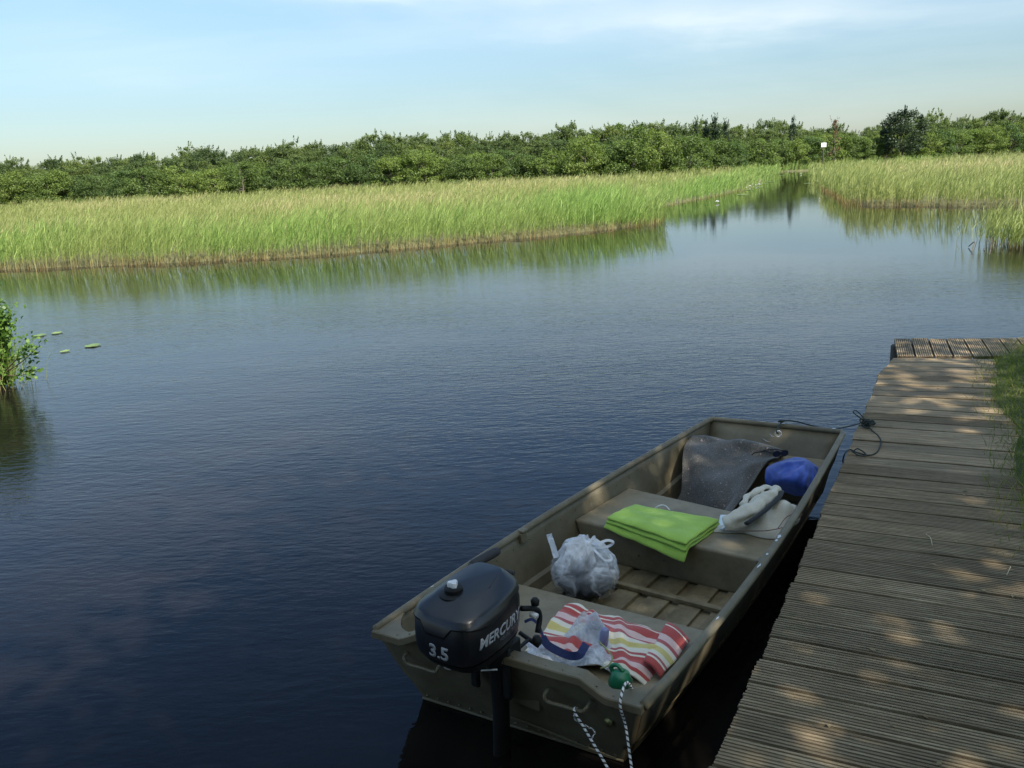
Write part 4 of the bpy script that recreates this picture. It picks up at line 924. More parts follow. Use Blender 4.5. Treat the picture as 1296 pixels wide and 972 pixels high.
# starter pull, bracket, knobs, tiller, leg
mb = MB(); mb.tube([ml(0.15, -0.005, 0.055), ml(0.185, 0.0, 0.07)], 0.008, 8); mb.tube([ml(0.186, -0.03, 0.072), ml(0.19, 0.035, 0.072)], 0.010, 8); mb.build('starter_handle', RUBBER, motor)
mb = MB(); mb.box(ml(0.12, 0, -0.19), 0.10, 0.16, 0.07, EU, EV); mb.box(ml(0.09, 0.06, -0.26), 0.02, 0.035, 0.2, EU, EV); mb.box(ml(0.09, -0.06, -0.26), 0.02, 0.035, 0.2, EU, EV); mb.build('clamp_bracket', BLACKM, motor, bevel=0.008)
for s_ in (-0.06, 0.06):
    mb = MB(); mb.tube([ml(0.12, s_, -0.20), ml(0.22, s_, -0.20)], 0.007, 8); mb.tube([ml(0.222, s_-0.035, -0.185), ml(0.222, s_+0.035, -0.215)], 0.008, 8); mb.build('clamp_screw', BLACKM, motor)
mb = MB(); mb.tube(spline([ml(0.14, 0.09, -0.02), ml(0.18, 0.115, -0.035), ml(0.195, 0.12, -0.07), ml(0.17, 0.125, -0.12)], 4), 0.010, 8); mb.lathe(ml(0.172, 0.12, 0.0), [(0.014, -0.012), (0.016, 0.004), (0.008, 0.014)], 12); mb.lathe(ml(0.165, 0.125, -0.145), [(0.016, -0.015), (0.018, 0.0), (0.012, 0.014)], 12); mb.build('shift_lever', BLACKM, motor)
mb = MB(); mb.lathe(ml(0.165, 0.118, -0.05), [(0.010, -0.012), (0.010, 0.014)], 10, EV); mb.build('choke_knob', WHITEPL, motor)
g0 = at(596, 716, zg(0.16)+0.03); g1 = at(630, 697, zg(0.21)+0.035); b0_ = ml(0.10, -0.09, -0.10)
mb = MB(); mb.tube(spline([b0_, (b0_+g0)/2+Vector((0, 0, 0.02)), g0], 5), 0.014, 10); mb.build('tiller_arm', BLACKM, motor)
mb = MB(); mb.tube([g0, g0.lerp(g1, 0.1), g0.lerp(g1, 0.9), g1], [0.016, 0.021, 0.021, 0.018], 14); mb.build('tiller_grip', RUBBER, motor)
mb = MB()
LV = [(-0.14, 0.15, 0.11, 0.05), (-0.20, 0.11, 0.085, 0.07), (-0.27, 0.075, 0.055, 0.08), (-0.42, 0.07, 0.045, 0.075), (-0.56, 0.075, 0.04, 0.07), (-0.70, 0.09, 0.035, 0.06)]; n = 20; V = []
for (z, ln, wd, sh) in LV:
    for k in range(n): t = 6.283*k/n; V.append(ml(sh+0.03+math.cos(t)*ln/2, math.sin(t)*wd/2+0.02, z))
mb.add(V, [(i*n+k, i*n+(k+1) % n, (i+1)*n+(k+1) % n, (i+1)*n+k) for i in range(len(LV)-1) for k in range(n)]); mb.build('drive_leg', BLACKM, motor)
mb = MB(); mb.box(ml(0.03, 0.02, -0.67), 0.2, 0.12, 0.008, EU, EV); mb.build('cavitation_plate', BLACKM, motor, bevel=0.003)
mb = MB(); mb.tube([ml(0.0, 0.03, -0.205), ml(0.02, 0.075, -0.195)], 0.003, 6); mb.tube(spline([ml(-0.03, -0.05, -0.17), ml(-0.06, -0.06, -0.19), ml(-0.04, -0.055, -0.21)], 4), 0.003, 6); mb.build('bolt', CHIP, motor)

# ---------------------------------------------------------------- soft things in the boat
def nz(p, s=1.0, seed=0.0): return noise.noise(Vector((p[0]*s+seed, p[1]*s-seed, (p[2] if len(p) > 2 else 0)*s+seed*2)))
def bl(c, a, b): return c[0]*(1-a)*(1-b)+c[1]*a*(1-b)+c[2]*a*b+c[3]*(1-a)*b
# grey wool blanket over the bow bench and bags
BK = [[(845, 647, .10), (868, 652, .11), (890, 656, .13), (908, 656, .20), (925, 648, .28)],
      [(861, 628, .17), (880, 632, .19), (905, 636, .24), (925, 630, .28), (945, 620, .30)],
      [(863, 602, .26), (885, 605, .29), (910, 606, .31), (935, 600, .32), (965, 592, .33)],
      [(864, 578, .33), (888, 582, .345), (915, 585, .34), (945, 585, .34), (977, 583, .35)],
      [(867, 562, .37), (890, 565, .365), (915, 568, .36), (947, 572, .36), (987, 578, .36)],
      [(875, 553, .385), (895, 553, .39), (920, 556, .39), (950, 560, .39), (992, 573, .375)],
      [(880, 557, .30), (898, 557, .30), (922, 560, .30), (952, 564, .30), (992, 576, .30)]]
BKP = [[at(*q) for q in row] for row in BK]
def cr1(P, t):
    n = len(P)-1; t = min(max(t, 0), 1)*n; i = min(int(t), n-1); f = t-i
    a = P[i-1] if i > 0 else P[0]*2-P[1]; b = P[i]; c = P[i+1]; d = P[i+2] if i+2 <= n else P[n]*2-P[n-1]
    return 0.5*((2*b)+(c-a)*f+(2*a-5*b+4*c-d)*f*f+(3*b-a-3*c+d)*f**3)
def blanket(a, b):
    p = cr1([cr1(row, a) for row in BKP], b); out_ = (CAM-p).normalized()
    fold = 0.022*math.sin(a*16+b*7+3*nz((a*2, b*2, 0)))*(1-b)**0.7+0.016*math.sin(b*15-a*5+2*nz((a*2, b*3, 5)))*min(1, b*3)+0.012*nz((a*5, b*5, 1), 1.3)
    return p+(out_*0.5+Vector((0, 0, 0.5)))*fold
mb = MB(); mb.grid(blanket, 48, 44); o = mb.build('wool_blanket', GREYWOOL, solid=0.008, subd=1); tag(o, 'speckled grey wool blanket draped over the bow end of the boat', 'blanket')
# blue bag
def blob(name, c, rad, mat, wr=0.10, n=5, seed=0, flat=0.0, ax=None, fn=None, parent=None):
    bm = bmesh.new(); bmesh.ops.create_icosphere(bm, subdivisions=n, radius=1)
    for v in bm.verts:
        d = v.co.copy(); k = 1+wr*(abs(noise.noise(d*2.2+Vector((seed, 0, 0))))*1.6-0.4)+wr*0.5*(abs(noise.noise(d*5.5+Vector((0, seed, 0))))*1.5-0.4)
        if fn: k *= fn(d)
        q = Vector((d.x*rad[0], d.y*rad[1], d.z*rad[2]))*k
        if q.z < -flat*rad[2]: q.z = -flat*rad[2]+(q.z+flat*rad[2])*0.12
        v.co = c+EV*q.x+EU*q.y+Vector((0, 0, q.z))
    return from_bm(name, bm, mat, parent)
SKP = [[at(*q) for q in row] for row in [
 [(970, 617, .27), (988, 622, .26), (1008, 627, .26), (1024, 629, .27)],
 [(968, 604, .32), (988, 607, .355), (1010, 611, .36), (1027, 616, .33)],
 [(971, 592, .345), (991, 592, .40), (1014, 594, .405), (1033, 602, .355)],
 [(983, 585, .36), (1000, 581, .41), (1018, 581, .41), (1036, 592, .36)],
 [(988, 586, .29), (1004, 583, .29), (1020, 584, .29), (1034, 594, .30)]]]
def sack(a, b):
    p = cr1([cr1(row, a) for row in SKP], b); ang = math.atan2(b-0.75, a-0.8)
    f = 0.010*math.sin(ang*11+3*nz((a*2, b*2, 0)))*min(1, 3*math.hypot(a-0.8, b-0.75))+0.009*(0.6-2*abs(nz((a*4, b*3.4, 0), 1.4)))
    return p+((CAM-p).normalized()*0.6+Vector((0, 0, 0.4)))*f
mb = MB(); mb.grid(sack, 44, 40); o = mb.build('stuff_sack', BLUE, solid=0.003, subd=1); tag(o, 'crumpled royal blue nylon sack lying on the grey blanket by the starboard side', 'sack')
# sunglasses
sg = empty('sunglasses', tuple(at(980, 573, 0.40))); tag(sg, 'black sunglasses lying on top of the grey blanket near the bow', 'sunglasses')
gz = 0.405
ga, gb = at(978, 575, gz), at(997, 573, gz); dg_ = (gb-ga); gd = Vector((0.02, -0.05, 0))
mb = MB(); fx = dg_.normalized(); fy = Vector((0, 0, 1))
for k in (0.27, 0.78):
    c = ga.lerp(gb, k); ring = [c+fx*(0.0135*math.cos(t))*(1.6)+fy*(0.017*math.sin(t)) for t in np.linspace(0, 6.283, 20)[:-1]]
    mb.tube(ring+[ring[0]], 0.0028, 6)
mb.tube([ga.lerp(gb, 0.45)+fy*0.006, ga.lerp(gb, 0.6)+fy*0.006], 0.003, 6); mb.build('frame', BLACKM, sg)
for k in (0.27, 0.78):
    mb = MB(); c = ga.lerp(gb, k); mb.add([c]+[c+fx*(0.0215*math.cos(t))+fy*(0.0165*math.sin(t)) for t in np.linspace(0, 6.283, 19)[:-1]], [(0, 1+i, 1+(i+1) % 18) for i in range(18)]); mb.build('lens', BLACKP, sg, smooth=False)
for st, en in ((ga+fy*0.008, at(956, 572, gz)), (gb+fy*0.008, at(968, 569, gz+0.01))):
    mb = MB(); mb.tube(spline([st, (st+en)/2+Vector((0, 0, 0.006)), en+Vector((0, 0, -0.004)), en+(en-st).normalized()*0.02+Vector((0, 0, -0.018))], 5), [0.003]*16, 6); mb.build('temple', BLACKM, sg)
# lime towel: folded layers
tc = [at(766, 660, 0.315), at(868, 694, 0.315), at(912, 661, 0.315), at(803, 643, 0.315)]
mb = MB()
def towel_layer(zoff, grow, drop, sh):
    def f(a, b):      # a along length (left->right), b across (front->back)
        p = bl([tc[0], tc[1], tc[2], tc[3]], a, b); cen = (tc[0]+tc[1]+tc[2]+tc[3])/4
        ea = (tc[1]-tc[0]).normalized(); eb = (tc[3]-tc[0]).normalized()
        p = p+ea*sh*(0.5-0)*0+eb*(-sh*(1-b))+(p-cen)*grow
        e = min(a, 1-a, b, 1-b)
        z = 0.298+zoff+0.004*nz((a*4, b*4, zoff*50), 1.3)*1.5+0.006*math.sin(b*3.1+a*2)
        z -= drop*max(0, 1-b/0.14)**1.5*(0.25+0.75*a)+0.0035*max(0, 1-e/0.03)
        p.z = z; return p
    return f
for zo, gr, dr, sh in ((0.004, 0.01, 0.06, 0.012), (0.021, 0.0, 0.024, 0.0), (0.036, -0.012, 0.010, -0.004)):
    mb.grid(towel_layer(zo, gr, dr, sh), 34, 26)
o = mb.build('folded_towel', LIME, solid=0.013, subd=1); tag(o, 'bright lime green towel folded flat on the middle bench', 'towel')
# white edge cord peeping out behind the towel
mb = MB(); mb.tube(spline([at(828, 645, 0.325), at(834, 640, 0.345), at(842, 640, 0.34), at(848, 646, 0.325)], 5), 0.003, 6); o = mb.build('cord', WHITEPL); tag(o, 'short loop of white cord between the lime towel and the grey blanket', 'cord')
def rumple(o, amp, f, seed=0):
    for v in o.data.vertices:
        q = v.co*f+Vector((seed, seed, 0)); v.co += v.normal*amp*(1.2-3.2*abs(noise.noise(q)))+v.normal*amp*0.6*noise.noise(q*2.3)
    return o
# cream jacket
jk = empty('cotton_jacket', tuple(at(965, 655, 0.30))); tag(jk, 'crumpled cream jacket lying on the starboard end of the middle bench', 'jacket')
jc = [at(905, 668, 0.31), at(993, 679, 0.31), at(1020, 636, 0.33), at(935, 636, 0.33)]
def jak(a, b):
    p = bl(jc, a, b); e = min(a, 1-a, b, 1-b)*2; dome = math.sin(math.pi*min(1, max(0, a)))**0.55*math.sin(math.pi*b)**0.6
    h = 0.110*dome*(0.35+0.85*a)+dome*(0.055*abs(nz((a*2.2, b*1.8, 1), 1.8, 2))+0.016*math.sin(a*9+b*14+2*nz((a, b, 0), 2.5))+0.010*nz((a*6, b*6, 0), 1.5))
    c = (jc[0]+jc[2])/2; ang = math.atan2(b-0.5, a-0.5); p += (p-c)*(0.07*math.sin(ang*5+1)*(1-e))
    p.z = 0.292+max(0, h); return p
mb = MB(); mb.grid(jak, 56, 40); mb.build('body', CREAM, jk, solid=0.003, subd=1)
sl = spline([at(917, 664, 0.35), at(938, 655, 0.385), at(957, 641, 0.405), at(974, 627, 0.42), at(984, 621, 0.42)], 6)
mb = MB(); nL = len(sl); mb.tube(sl, [0.022+0.016*math.sin(math.pi*min(1, i/(nL-1)+0.15))+0.004*nz((i*0.7, 0, 0)) for i in range(nL)], 20); rumple(mb.build('sleeve', CREAM, jk, subd=1), 0.012, 17)
mb = MB(); mb.tube(spline([at(944, 663, 0.395), at(958, 654, 0.405), at(974, 641, 0.415), at(985, 630, 0.42), at(989, 622, 0.42)], 6), [0.013]*25, 10, flat=0.6); mb.build('band', BLACKCL, jk)
mb = MB(); mb.tube(spline([at(938, 620+20, 0.42), at(948, 628, 0.43), at(968, 618, 0.435), at(982, 622, 0.425)], 6), [0.018]*19, 16, flat=0.6); rumple(mb.build('collar', CREAM, jk, subd=1), 0.010, 22, 3)
mb = MB(); mb.tube(spline([at(915, 672, 0.315), at(950, 672, 0.335), at(975, 671, 0.345), at(1000, 664, 0.355), at(1015, 651, 0.36)], 6), 0.0022, 6); mb.tube(spline([at(985, 668, 0.35), at(995, 655, 0.37), at(1008, 650, 0.37), at(1012, 658, 0.36), at(996, 667, 0.352)], 5), 0.002, 6); mb.build('trim', simple('brown_trim', (0.16, 0.08, 0.06), 0.7), jk)
mb = MB(); mb.tube(spline([at(992, 668, 0.357), at(998, 663, 0.362), at(1004, 660, 0.365)], 4), 0.007, 8, flat=0.5); mb.build('toggle', WHITEPL, jk)
mb = MB(); mb.grid(lambda a, b: (lambda p: Vector((p.x, p.y, 0.30+0.012*a+0.004*math.sin(9*b))))(bl([at(907, 668, .305), at(915, 672, .305), at(935, 654, .305), at(912, 651, .305)], a, b)), 8, 8); o = mb.build('cleaning_cloth', PAPER, solid=0.003); tag(o, 'small pale blue cloth corner sticking out under the cream jacket', 'cloth')

# white plastic carrier bag with dark contents
bg_ = at(733, 741, 0.16); bcn = Vector((bg_.x, bg_.y, 0.205)) + EU*0.05
wb_ = empty('plastic_bag', (bcn.x, bcn.y, FZ)); tag(wb_, 'knotted translucent white plastic bag with dark contents standing on the boat floor', 'plastic bag')
def pleat(d):
    th = math.atan2(d.y, d.x-0.15); t = max(0, d.z)**1.5; k = 1+0.08*math.sin(th*13+3*noise.noise(d*2))*t+0.05*math.sin(th*23)*t
    if d.z > 0.55: k *= 1+0.18*((d.z-0.55)/0.45)**2
    return k
blob('contents', bcn-Vector((0, 0, 0.01)), (0.138, 0.13, 0.105), simple('dark_contents', (0.03, 0.032, 0.04), 0.6, 0.8, 9), 0.1, 4, 1.0, 0.85, parent=wb_)
blob('film', bcn, (0.163, 0.152, 0.135), FILM, 0.05, 6, 2.0, 0.88, fn=pleat, parent=wb_)
kn = bcn+Vector((0, 0, 0.147))+EV*0.02
mb = MB(); 
for k in range(16):
    t = 6.283*k/16+0.2*random.random(); L1 = random.uniform(0.05, 0.1); e = kn+EV*(math.cos(t)*L1)+EU*(math.sin(t)*L1)+Vector((0, 0, -0.02-L1*L1*3.0)); mb.tube(spline([kn, (kn+e)/2+Vector((0, 0, 0.004)), e], 3), [0.006, 0.005, 0.0045, 0.004, 0.003, 0.002, 0.001], 6)
mb.lathe(kn, [(0.004, -0.01), (0.015, -0.004), (0.017, 0.006), (0.010, 0.015)], 12); mb.build('knot', FILMD, wb_)
def ribbon(pts, wdt, name, mat, parent, up=Vector((0, -0.78, 0.62)), th=0.0025):
    P = spline(pts, 6); mb = MB(); V = []
    for i, p in enumerate(P):
        t = (P[min(i+1, len(P)-1)]-P[max(0, i-1)]).normalized(); s_ = t.cross(up); s_ = s_.normalized() if s_.length > 1e-4 else EV; V += [p-s_*wdt/2, p+s_*wdt/2]
    mb.add(V, [(2*i, 2*i+1, 2*i+3, 2*i+2) for i in range(len(P)-1)]); return mb.build(name, mat, parent, solid=th, smooth=False)
kz = kn.z
ribbon([kn, at(756, 688, kz+0.02), at(768, 684, kz+0.03), at(776, 686, kz+0.02), at(771, 691, kz+0.0), at(758, 693, kz), kn], 0.012, 'handle', FILMD, wb_)
ribbon([kn, at(756, 700, kz-0.01), at(766, 709, kz-0.04), at(774, 708, kz-0.04), at(772, 701, kz-0.02)], 0.010, 'handle', FILMD, wb_)
ribbon([at(704, 706, kz-0.06), at(700, 692, kz-0.02), at(696, 680, kz+0.02), at(695, 676, kz+0.035)], 0.026, 'handle', FILM2, wb_)
# striped towel
mS = M_('striped_terry'); uv = mS.n('ShaderNodeUVMap'); sx = mS.n('ShaderNodeSeparateXYZ'); mS.l(uv.outputs[0], sx.inputs[0])
RED, PINK, YEL, CRM = (0.46, 0.085, 0.075), (0.74, 0.52, 0.47), (0.64, 0.53, 0.19), (0.76, 0.7, 0.56)
dst = mS.math('ADD', mS.math('MULTIPLY', sx.outputs['Y'], 0.74), mS.math('MULTIPLY', mS.math('SUBTRACT', mS.noise(uv.outputs[0], 60, 2), 0.5), 0.006))
st = [(0, CRM), (0.03, RED), (0.075, CRM), (0.09, RED), (0.19, PINK), (0.25, (0.45, 0.12, 0.12)), (0.285, CRM), (0.33, YEL), (0.40, CRM), (0.45, (0.45, 0.12, 0.12)), (0.475, CRM), (0.495, RED), (0.60, PINK), (0.66, RED), (0.69, CRM), (0.74, YEL), (0.80, CRM), (0.84, RED), (0.90, PINK), (0.95, RED)]
colS = mS.ramp(dst, st, 'CONSTANT'); fz = mS.noise(mS.mapped(), 380, 2)
mS.set(Base_Color=mS.mix(0.35, colS, mS.ramp(fz, [(0.3, (0.7,)*3), (0.7, (1.15,)*3)]), 'MULTIPLY'), Roughness=0.95, Specular_IOR_Level=0.1); mS.p.inputs['Sheen Weight'].default_value = 0.25; mS.bump(fz, 0.4, 0.003)
sc_ = [at(720, 766, 0.24), at(868, 804, 0.24), at(822, 862, 0.235), at(664, 826, 0.235)]
def stw(off, cut=0.0):
    def f(a, b):
        p = bl(sc_, a*(1-cut)+cut, b); w_ = 0.010*math.sin(a*13+b*5+2*nz((a*2, b*2, 0)))+0.012*nz((a*4, b*3, off*30), 1.3)+0.008*math.sin(b*17+a*6)
        ridge = 0.018*math.exp(-((a-0.22-0.12*b)/0.03)**2)+0.014*math.exp(-((a-0.45-0.35*b)/0.035)**2)+0.012*math.exp(-((b-0.25-0.25*a)/0.05)**2)
        z = 0.226+off+max(-0.004, w_*0.8)+ridge
        u_edge = max(0, 0.10-b)/0.10; z -= 0.035*u_edge**1.5*(a)
        if a > 0.86: z -= 0.05*((a-0.86)/0.14)**1.4; 
        e = min(a, 1-a, b, 1-b); p += EU*(0.012*math.sin(a*21))*(b < 0.02)+EV*(0.010*math.sin(b*19+off*99))*(1 if a > 0.97 else 0)
        p.z = z; return p
    return f
def build_striped(name, f, nu, nv):
    V = [f(i/nu, j/nv) for j in range(nv+1) for i in range(nu+1)]; UV = [(i/nu, j/nv) for j in range(nv+1) for i in range(nu+1)]
    Fc = [(j*(nu+1)+i, j*(nu+1)+i+1, (j+1)*(nu+1)+i+1, (j+1)*(nu+1)+i) for j in range(nv) for i in range(nu)]
    return V, UV, Fc
V1, U1, F1 = build_striped('', stw(0.014), 70, 50)
st_o = new_obj('striped_towel', V1, F1, mS.m, uvs=U1); m_ = st_o.modifiers.new('s', 'SOLIDIFY'); m_.thickness = 0.009; m_.offset = -1; m_ = st_o.modifiers.new('u', 'SUBSURF'); m_.levels = 1; m_.render_levels = 1
tag(st_o, 'red, pink and yellow striped beach towel spread over the aft bench', 'towel')
fc_ = [at(845, 792, 0.25), at(872, 806, 0.25), at(835, 852, 0.25), at(815, 842, 0.25)]
def flap(a, b):
    p = bl(fc_, a, b); p.z = 0.258+0.006*math.sin(a*math.pi)-0.03*a**2+0.006*math.sin(b*9); return p
V2, U2, F2 = build_striped('', flap, 14, 26); fo = new_obj('folded_flap', V2, F2, mS.m, st_o, uvs=[(u, 0.05+v*0.7) for u, v in U2]); m_ = fo.modifiers.new('s', 'SOLIDIFY'); m_.thickness = 0.009
# clear bag with navy band
cb = at(722, 826, 0.23); cbe = empty('clear_bag', (cb.x, cb.y, 0.22)); tag(cbe, 'rumpled clear plastic bag with a navy blue band, in the stern next to the motor', 'plastic bag')
cq = [at(664, 806, 0.25), at(765, 806, 0.25), at(788, 852, 0.24), at(668, 840, 0.24)]
PK = [at(736, 800, 0.26), at(756, 808, 0.26), at(690, 826, 0.25), at(752, 838, 0.25)]; PH = [(0.15, 0.042), (0.125, 0.036), (0.03, 0.07), (0.06, 0.05)]
def cbag(off=0):
    def f(a, b):
        p = bl(cq, a, b); z = 0.235
        for q, (h, w_) in zip(PK, PH): d2 = (p.x-q.x)**2+(p.y-q.y)**2; z += (h-off)*math.exp(-(d2/w_**2)**0.8)
        e = min(a, 1-a, b, 1-b); z += (0.03*abs(nz((a*5, b*4, 0), 1.4, 4))+0.014*nz((a*12, b*9, 0), 1.2, 7))*min(1, e*8)
        p += EV*0.02*nz((a*5, b*5, 3), 1.3)+EU*0.02*nz((a*5, b*5, 9), 1.3)
        p.z = max(0.232, z); return p
    return f
mb = MB(); mb.grid(cbag(), 60, 44); mb.build('film', FILM2, cbe)
mb = MB(); mb.grid(lambda a, b: cbag(0.02)(0.06+a*0.88, 0.08+b*0.84)-Vector((0, 0, 0.012)), 30, 24); mb.build('lining', simple('milky_plastic', (0.55, 0.6, 0.66), 0.35, 0.15, 30), cbe)
NAVY = cloth('navy_band', (0.012, 0.02, 0.075), (0.018, 0.03, 0.1), 60, rough=0.6)
ribbon([at(664, 787, 0.33), at(673, 784, 0.345), at(681, 790, 0.335), at(685, 800, 0.31), at(689, 810, 0.30)], 0.011, 'strap', NAVY, cbe)
ribbon([at(686, 806, 0.31), at(693, 816, 0.30), at(706, 824, 0.295), at(722, 830, 0.295), at(733, 829, 0.30), at(738, 822, 0.305), at(742, 815, 0.305)], 0.030, 'band', NAVY, cbe)
# small blue tube poking out of the bag
mb = MB(); p = at(764, 812, 0.27); mb.lathe(p, [(0.016, -0.03), (0.018, 0.03), (0.015, 0.055), (0.009, 0.06)], 14, Vector((0.1, -0.1, 1))); o = mb.build('lotion_bottle', simple('lilac_bottle', (0.25, 0.27, 0.45), 0.35)); tag(o, 'small lilac bottle between the clear bag and the striped towel', 'bottle')
# green watering jug
jg = at(787, 858, 0.27); je = empty('green_jug', (jg.x, jg.y, 0.22)); tag(je, 'small green plastic jug lying in the stern corner behind the transom', 'jug')
GREENP = simple('green_plastic', (0.012, 0.16, 0.075), 0.35, 0.15)
aj = (EU*0.35+EV*0.3+Vector((0, 0, 0.75))).normalized()
mb = MB(); mb.lathe(jg-aj*0.03, [(0.026, -0.02), (0.038, -0.004), (0.041, 0.028), (0.036, 0.044), (0.020, 0.052), (0.016, 0.06)], 24, aj); mb.build('body', GREENP, je, sharp=50)
ah = aj.orthogonal().normalized(); mb = MB(); mb.tube(spline([jg-EV*0.03+Vector((0, 0, 0.0)), jg-EV*0.042+Vector((0, 0, 0.03)), jg-EV*0.018+Vector((0, 0, 0.045)), jg+EV*0.008+Vector((0, 0, 0.026))], 5), 0.008, 10); mb.build('handle', GREENP, je)
mb = MB(); mb.tube(spline([at(758, 812, 0.30), at(768, 822, 0.285), at(775, 832, 0.28), at(770, 842, 0.275), at(760, 846, 0.27)], 5), 0.003, 6); o = mb.build('string', simple('yellow_green_string', (0.3, 0.33, 0.12), 0.7)); tag(o, 'thin yellow green string trailing between the clear bag and the green jug', 'string')

# ---------------------------------------------------------------- ropes
mR = M_('flecked_rope'); uvn = mR.n('ShaderNodeUVMap'); sxx = mR.n('ShaderNodeSeparateXYZ'); mR.l(uvn.outputs[0], sxx.inputs[0])
ph = mR.math('FRACT', mR.math('ADD', mR.math('MULTIPLY', sxx.outputs['X'], 55), mR.math('MULTIPLY', sxx.outputs['Y'], 1.0)))
mR.set(Base_Color=mR.ramp(ph, [(0, (0.7, 0.7, 0.68)), (0.62, (0.03, 0.03, 0.03))], 'CONSTANT'), Roughness=0.8); ROPEW = mR.m
ROPEG = simple('dark_green_rope', (0.02, 0.03, 0.026), 0.85, 0.6, 60, 0.6, 300, 0.002)
def rope(pts, r, mat, name, parent=None, n=8, seg=8):
    P = spline(pts, seg); mb = MB(); mb.tube(P, r, n); L_ = [0]
    for a, b in zip(P, P[1:]): L_.append(L_[-1]+(b-a).length)
    o = new_obj(name, mb.v, mb.f, mat, parent, uvs=[(L_[i//n], (i % n)/n) for i in range(len(mb.v))]); return o
h1 = tr_pt(0.60, 0.27, 0.038)
e1 = at(775, 985, 0.13); o = rope([h1+Vector((0, 0, 0.012)), h1-EU*0.012, h1.lerp(e1, 0.35)-Vector((0, 0, 0.01)), e1, at(792, 1050, 0.11), Vector((0.30, 1.75, 0.12)), Vector((0.36, 1.60, 0.25))], 0.0045, ROPEW, 'mooring_rope'); tag(o, 'white and black flecked rope tied to the right handle of the transom', 'rope')
o2 = rope([h1+Vector((0, 0, 0.006)), h1-Vector((0, 0, 0.03))-EU*0.01, at(752, 925, 0.20), at(747, 937, 0.18)], 0.003, ROPEW, 'rope_tail', o)
s0 = at(789, 874, 0.39); o = rope([s0+EU*0.10-Vector((0, 0, 0.10)), s0+EU*0.03+Vector((0, 0, 0.012)), at(789, 876, 0.392)-EU*0.012, at(789, 892, 0.35)-EU*0.02, at(792, 920, 0.27), at(800, 975, 0.17), at(812, 1040, 0.13), Vector((0.40, 1.70, 0.15)), Vector((0.40, 1.6, 0.25))], 0.0045, ROPEW, 'mooring_rope'); tag(o, 'white and black flecked rope hanging over the top edge of the transom', 'rope')
r0 = at(985, 549, ZB); kb = at(990, 534, ZB+0.035)
pn = rope([r0, at(983, 545, ZB+0.02), kb, at(1005, 533, ZB+0.03), at(1025, 538, ZB+0.01), at(1050, 543, ZB+0.0), at(1072, 540, DZ+0.035), at(1088, 536, DZ+0.03)], 0.0042, ROPEG, 'mooring_rope'); tag(pn, 'dark green rope from the bow ring to the knot on the dock edge', 'rope')
def tangle(c, r, n, rad, seed, fl_=0.6):
    random.seed(seed); return [c+Vector((random.uniform(-r, r), random.uniform(-r, r), random.uniform(-r*0.3, r*fl_))) for _ in range(n)]
rope(tangle(kb, 0.018, 12, 0, 3), 0.0042, ROPEG, 'knot', pn)
kd = wp(1096, 536, DZ+0.02)
rope(tangle(kd, 0.045, 26, 0, 9, 0.7), 0.0042, ROPEG, 'knot', pn)
rope([kd, at(1090, 530, DZ+0.05), at(1080, 522, DZ+0.09), at(1084, 520, DZ+0.09), at(1094, 530, DZ+0.05), kd], 0.0035, ROPEG, 'loop', pn)
rope([kd, wp(1104, 545, DZ+0.006), wp(1112, 552, DZ+0.006), wp(1115, 560, DZ+0.006), wp(1110, 572, DZ+0.006), wp(1100, 576, DZ+0.006), wp(1085, 573, DZ+0.01), wp(1076, 569, DZ+0.01), wp(1070, 573, DZ+0.012), at(1067, 581, DZ-0.03), at(1067, 586, DZ-0.10)], 0.004, ROPEG, 'loop', pn)
rope([wp(1080, 571, DZ+0.012), wp(1086, 568, DZ+0.016), wp(1096, 575, DZ+0.014), wp(1088, 577, DZ+0.014), wp(1078, 571, DZ+0.014)], 0.004, ROPEG, 'loop', pn)

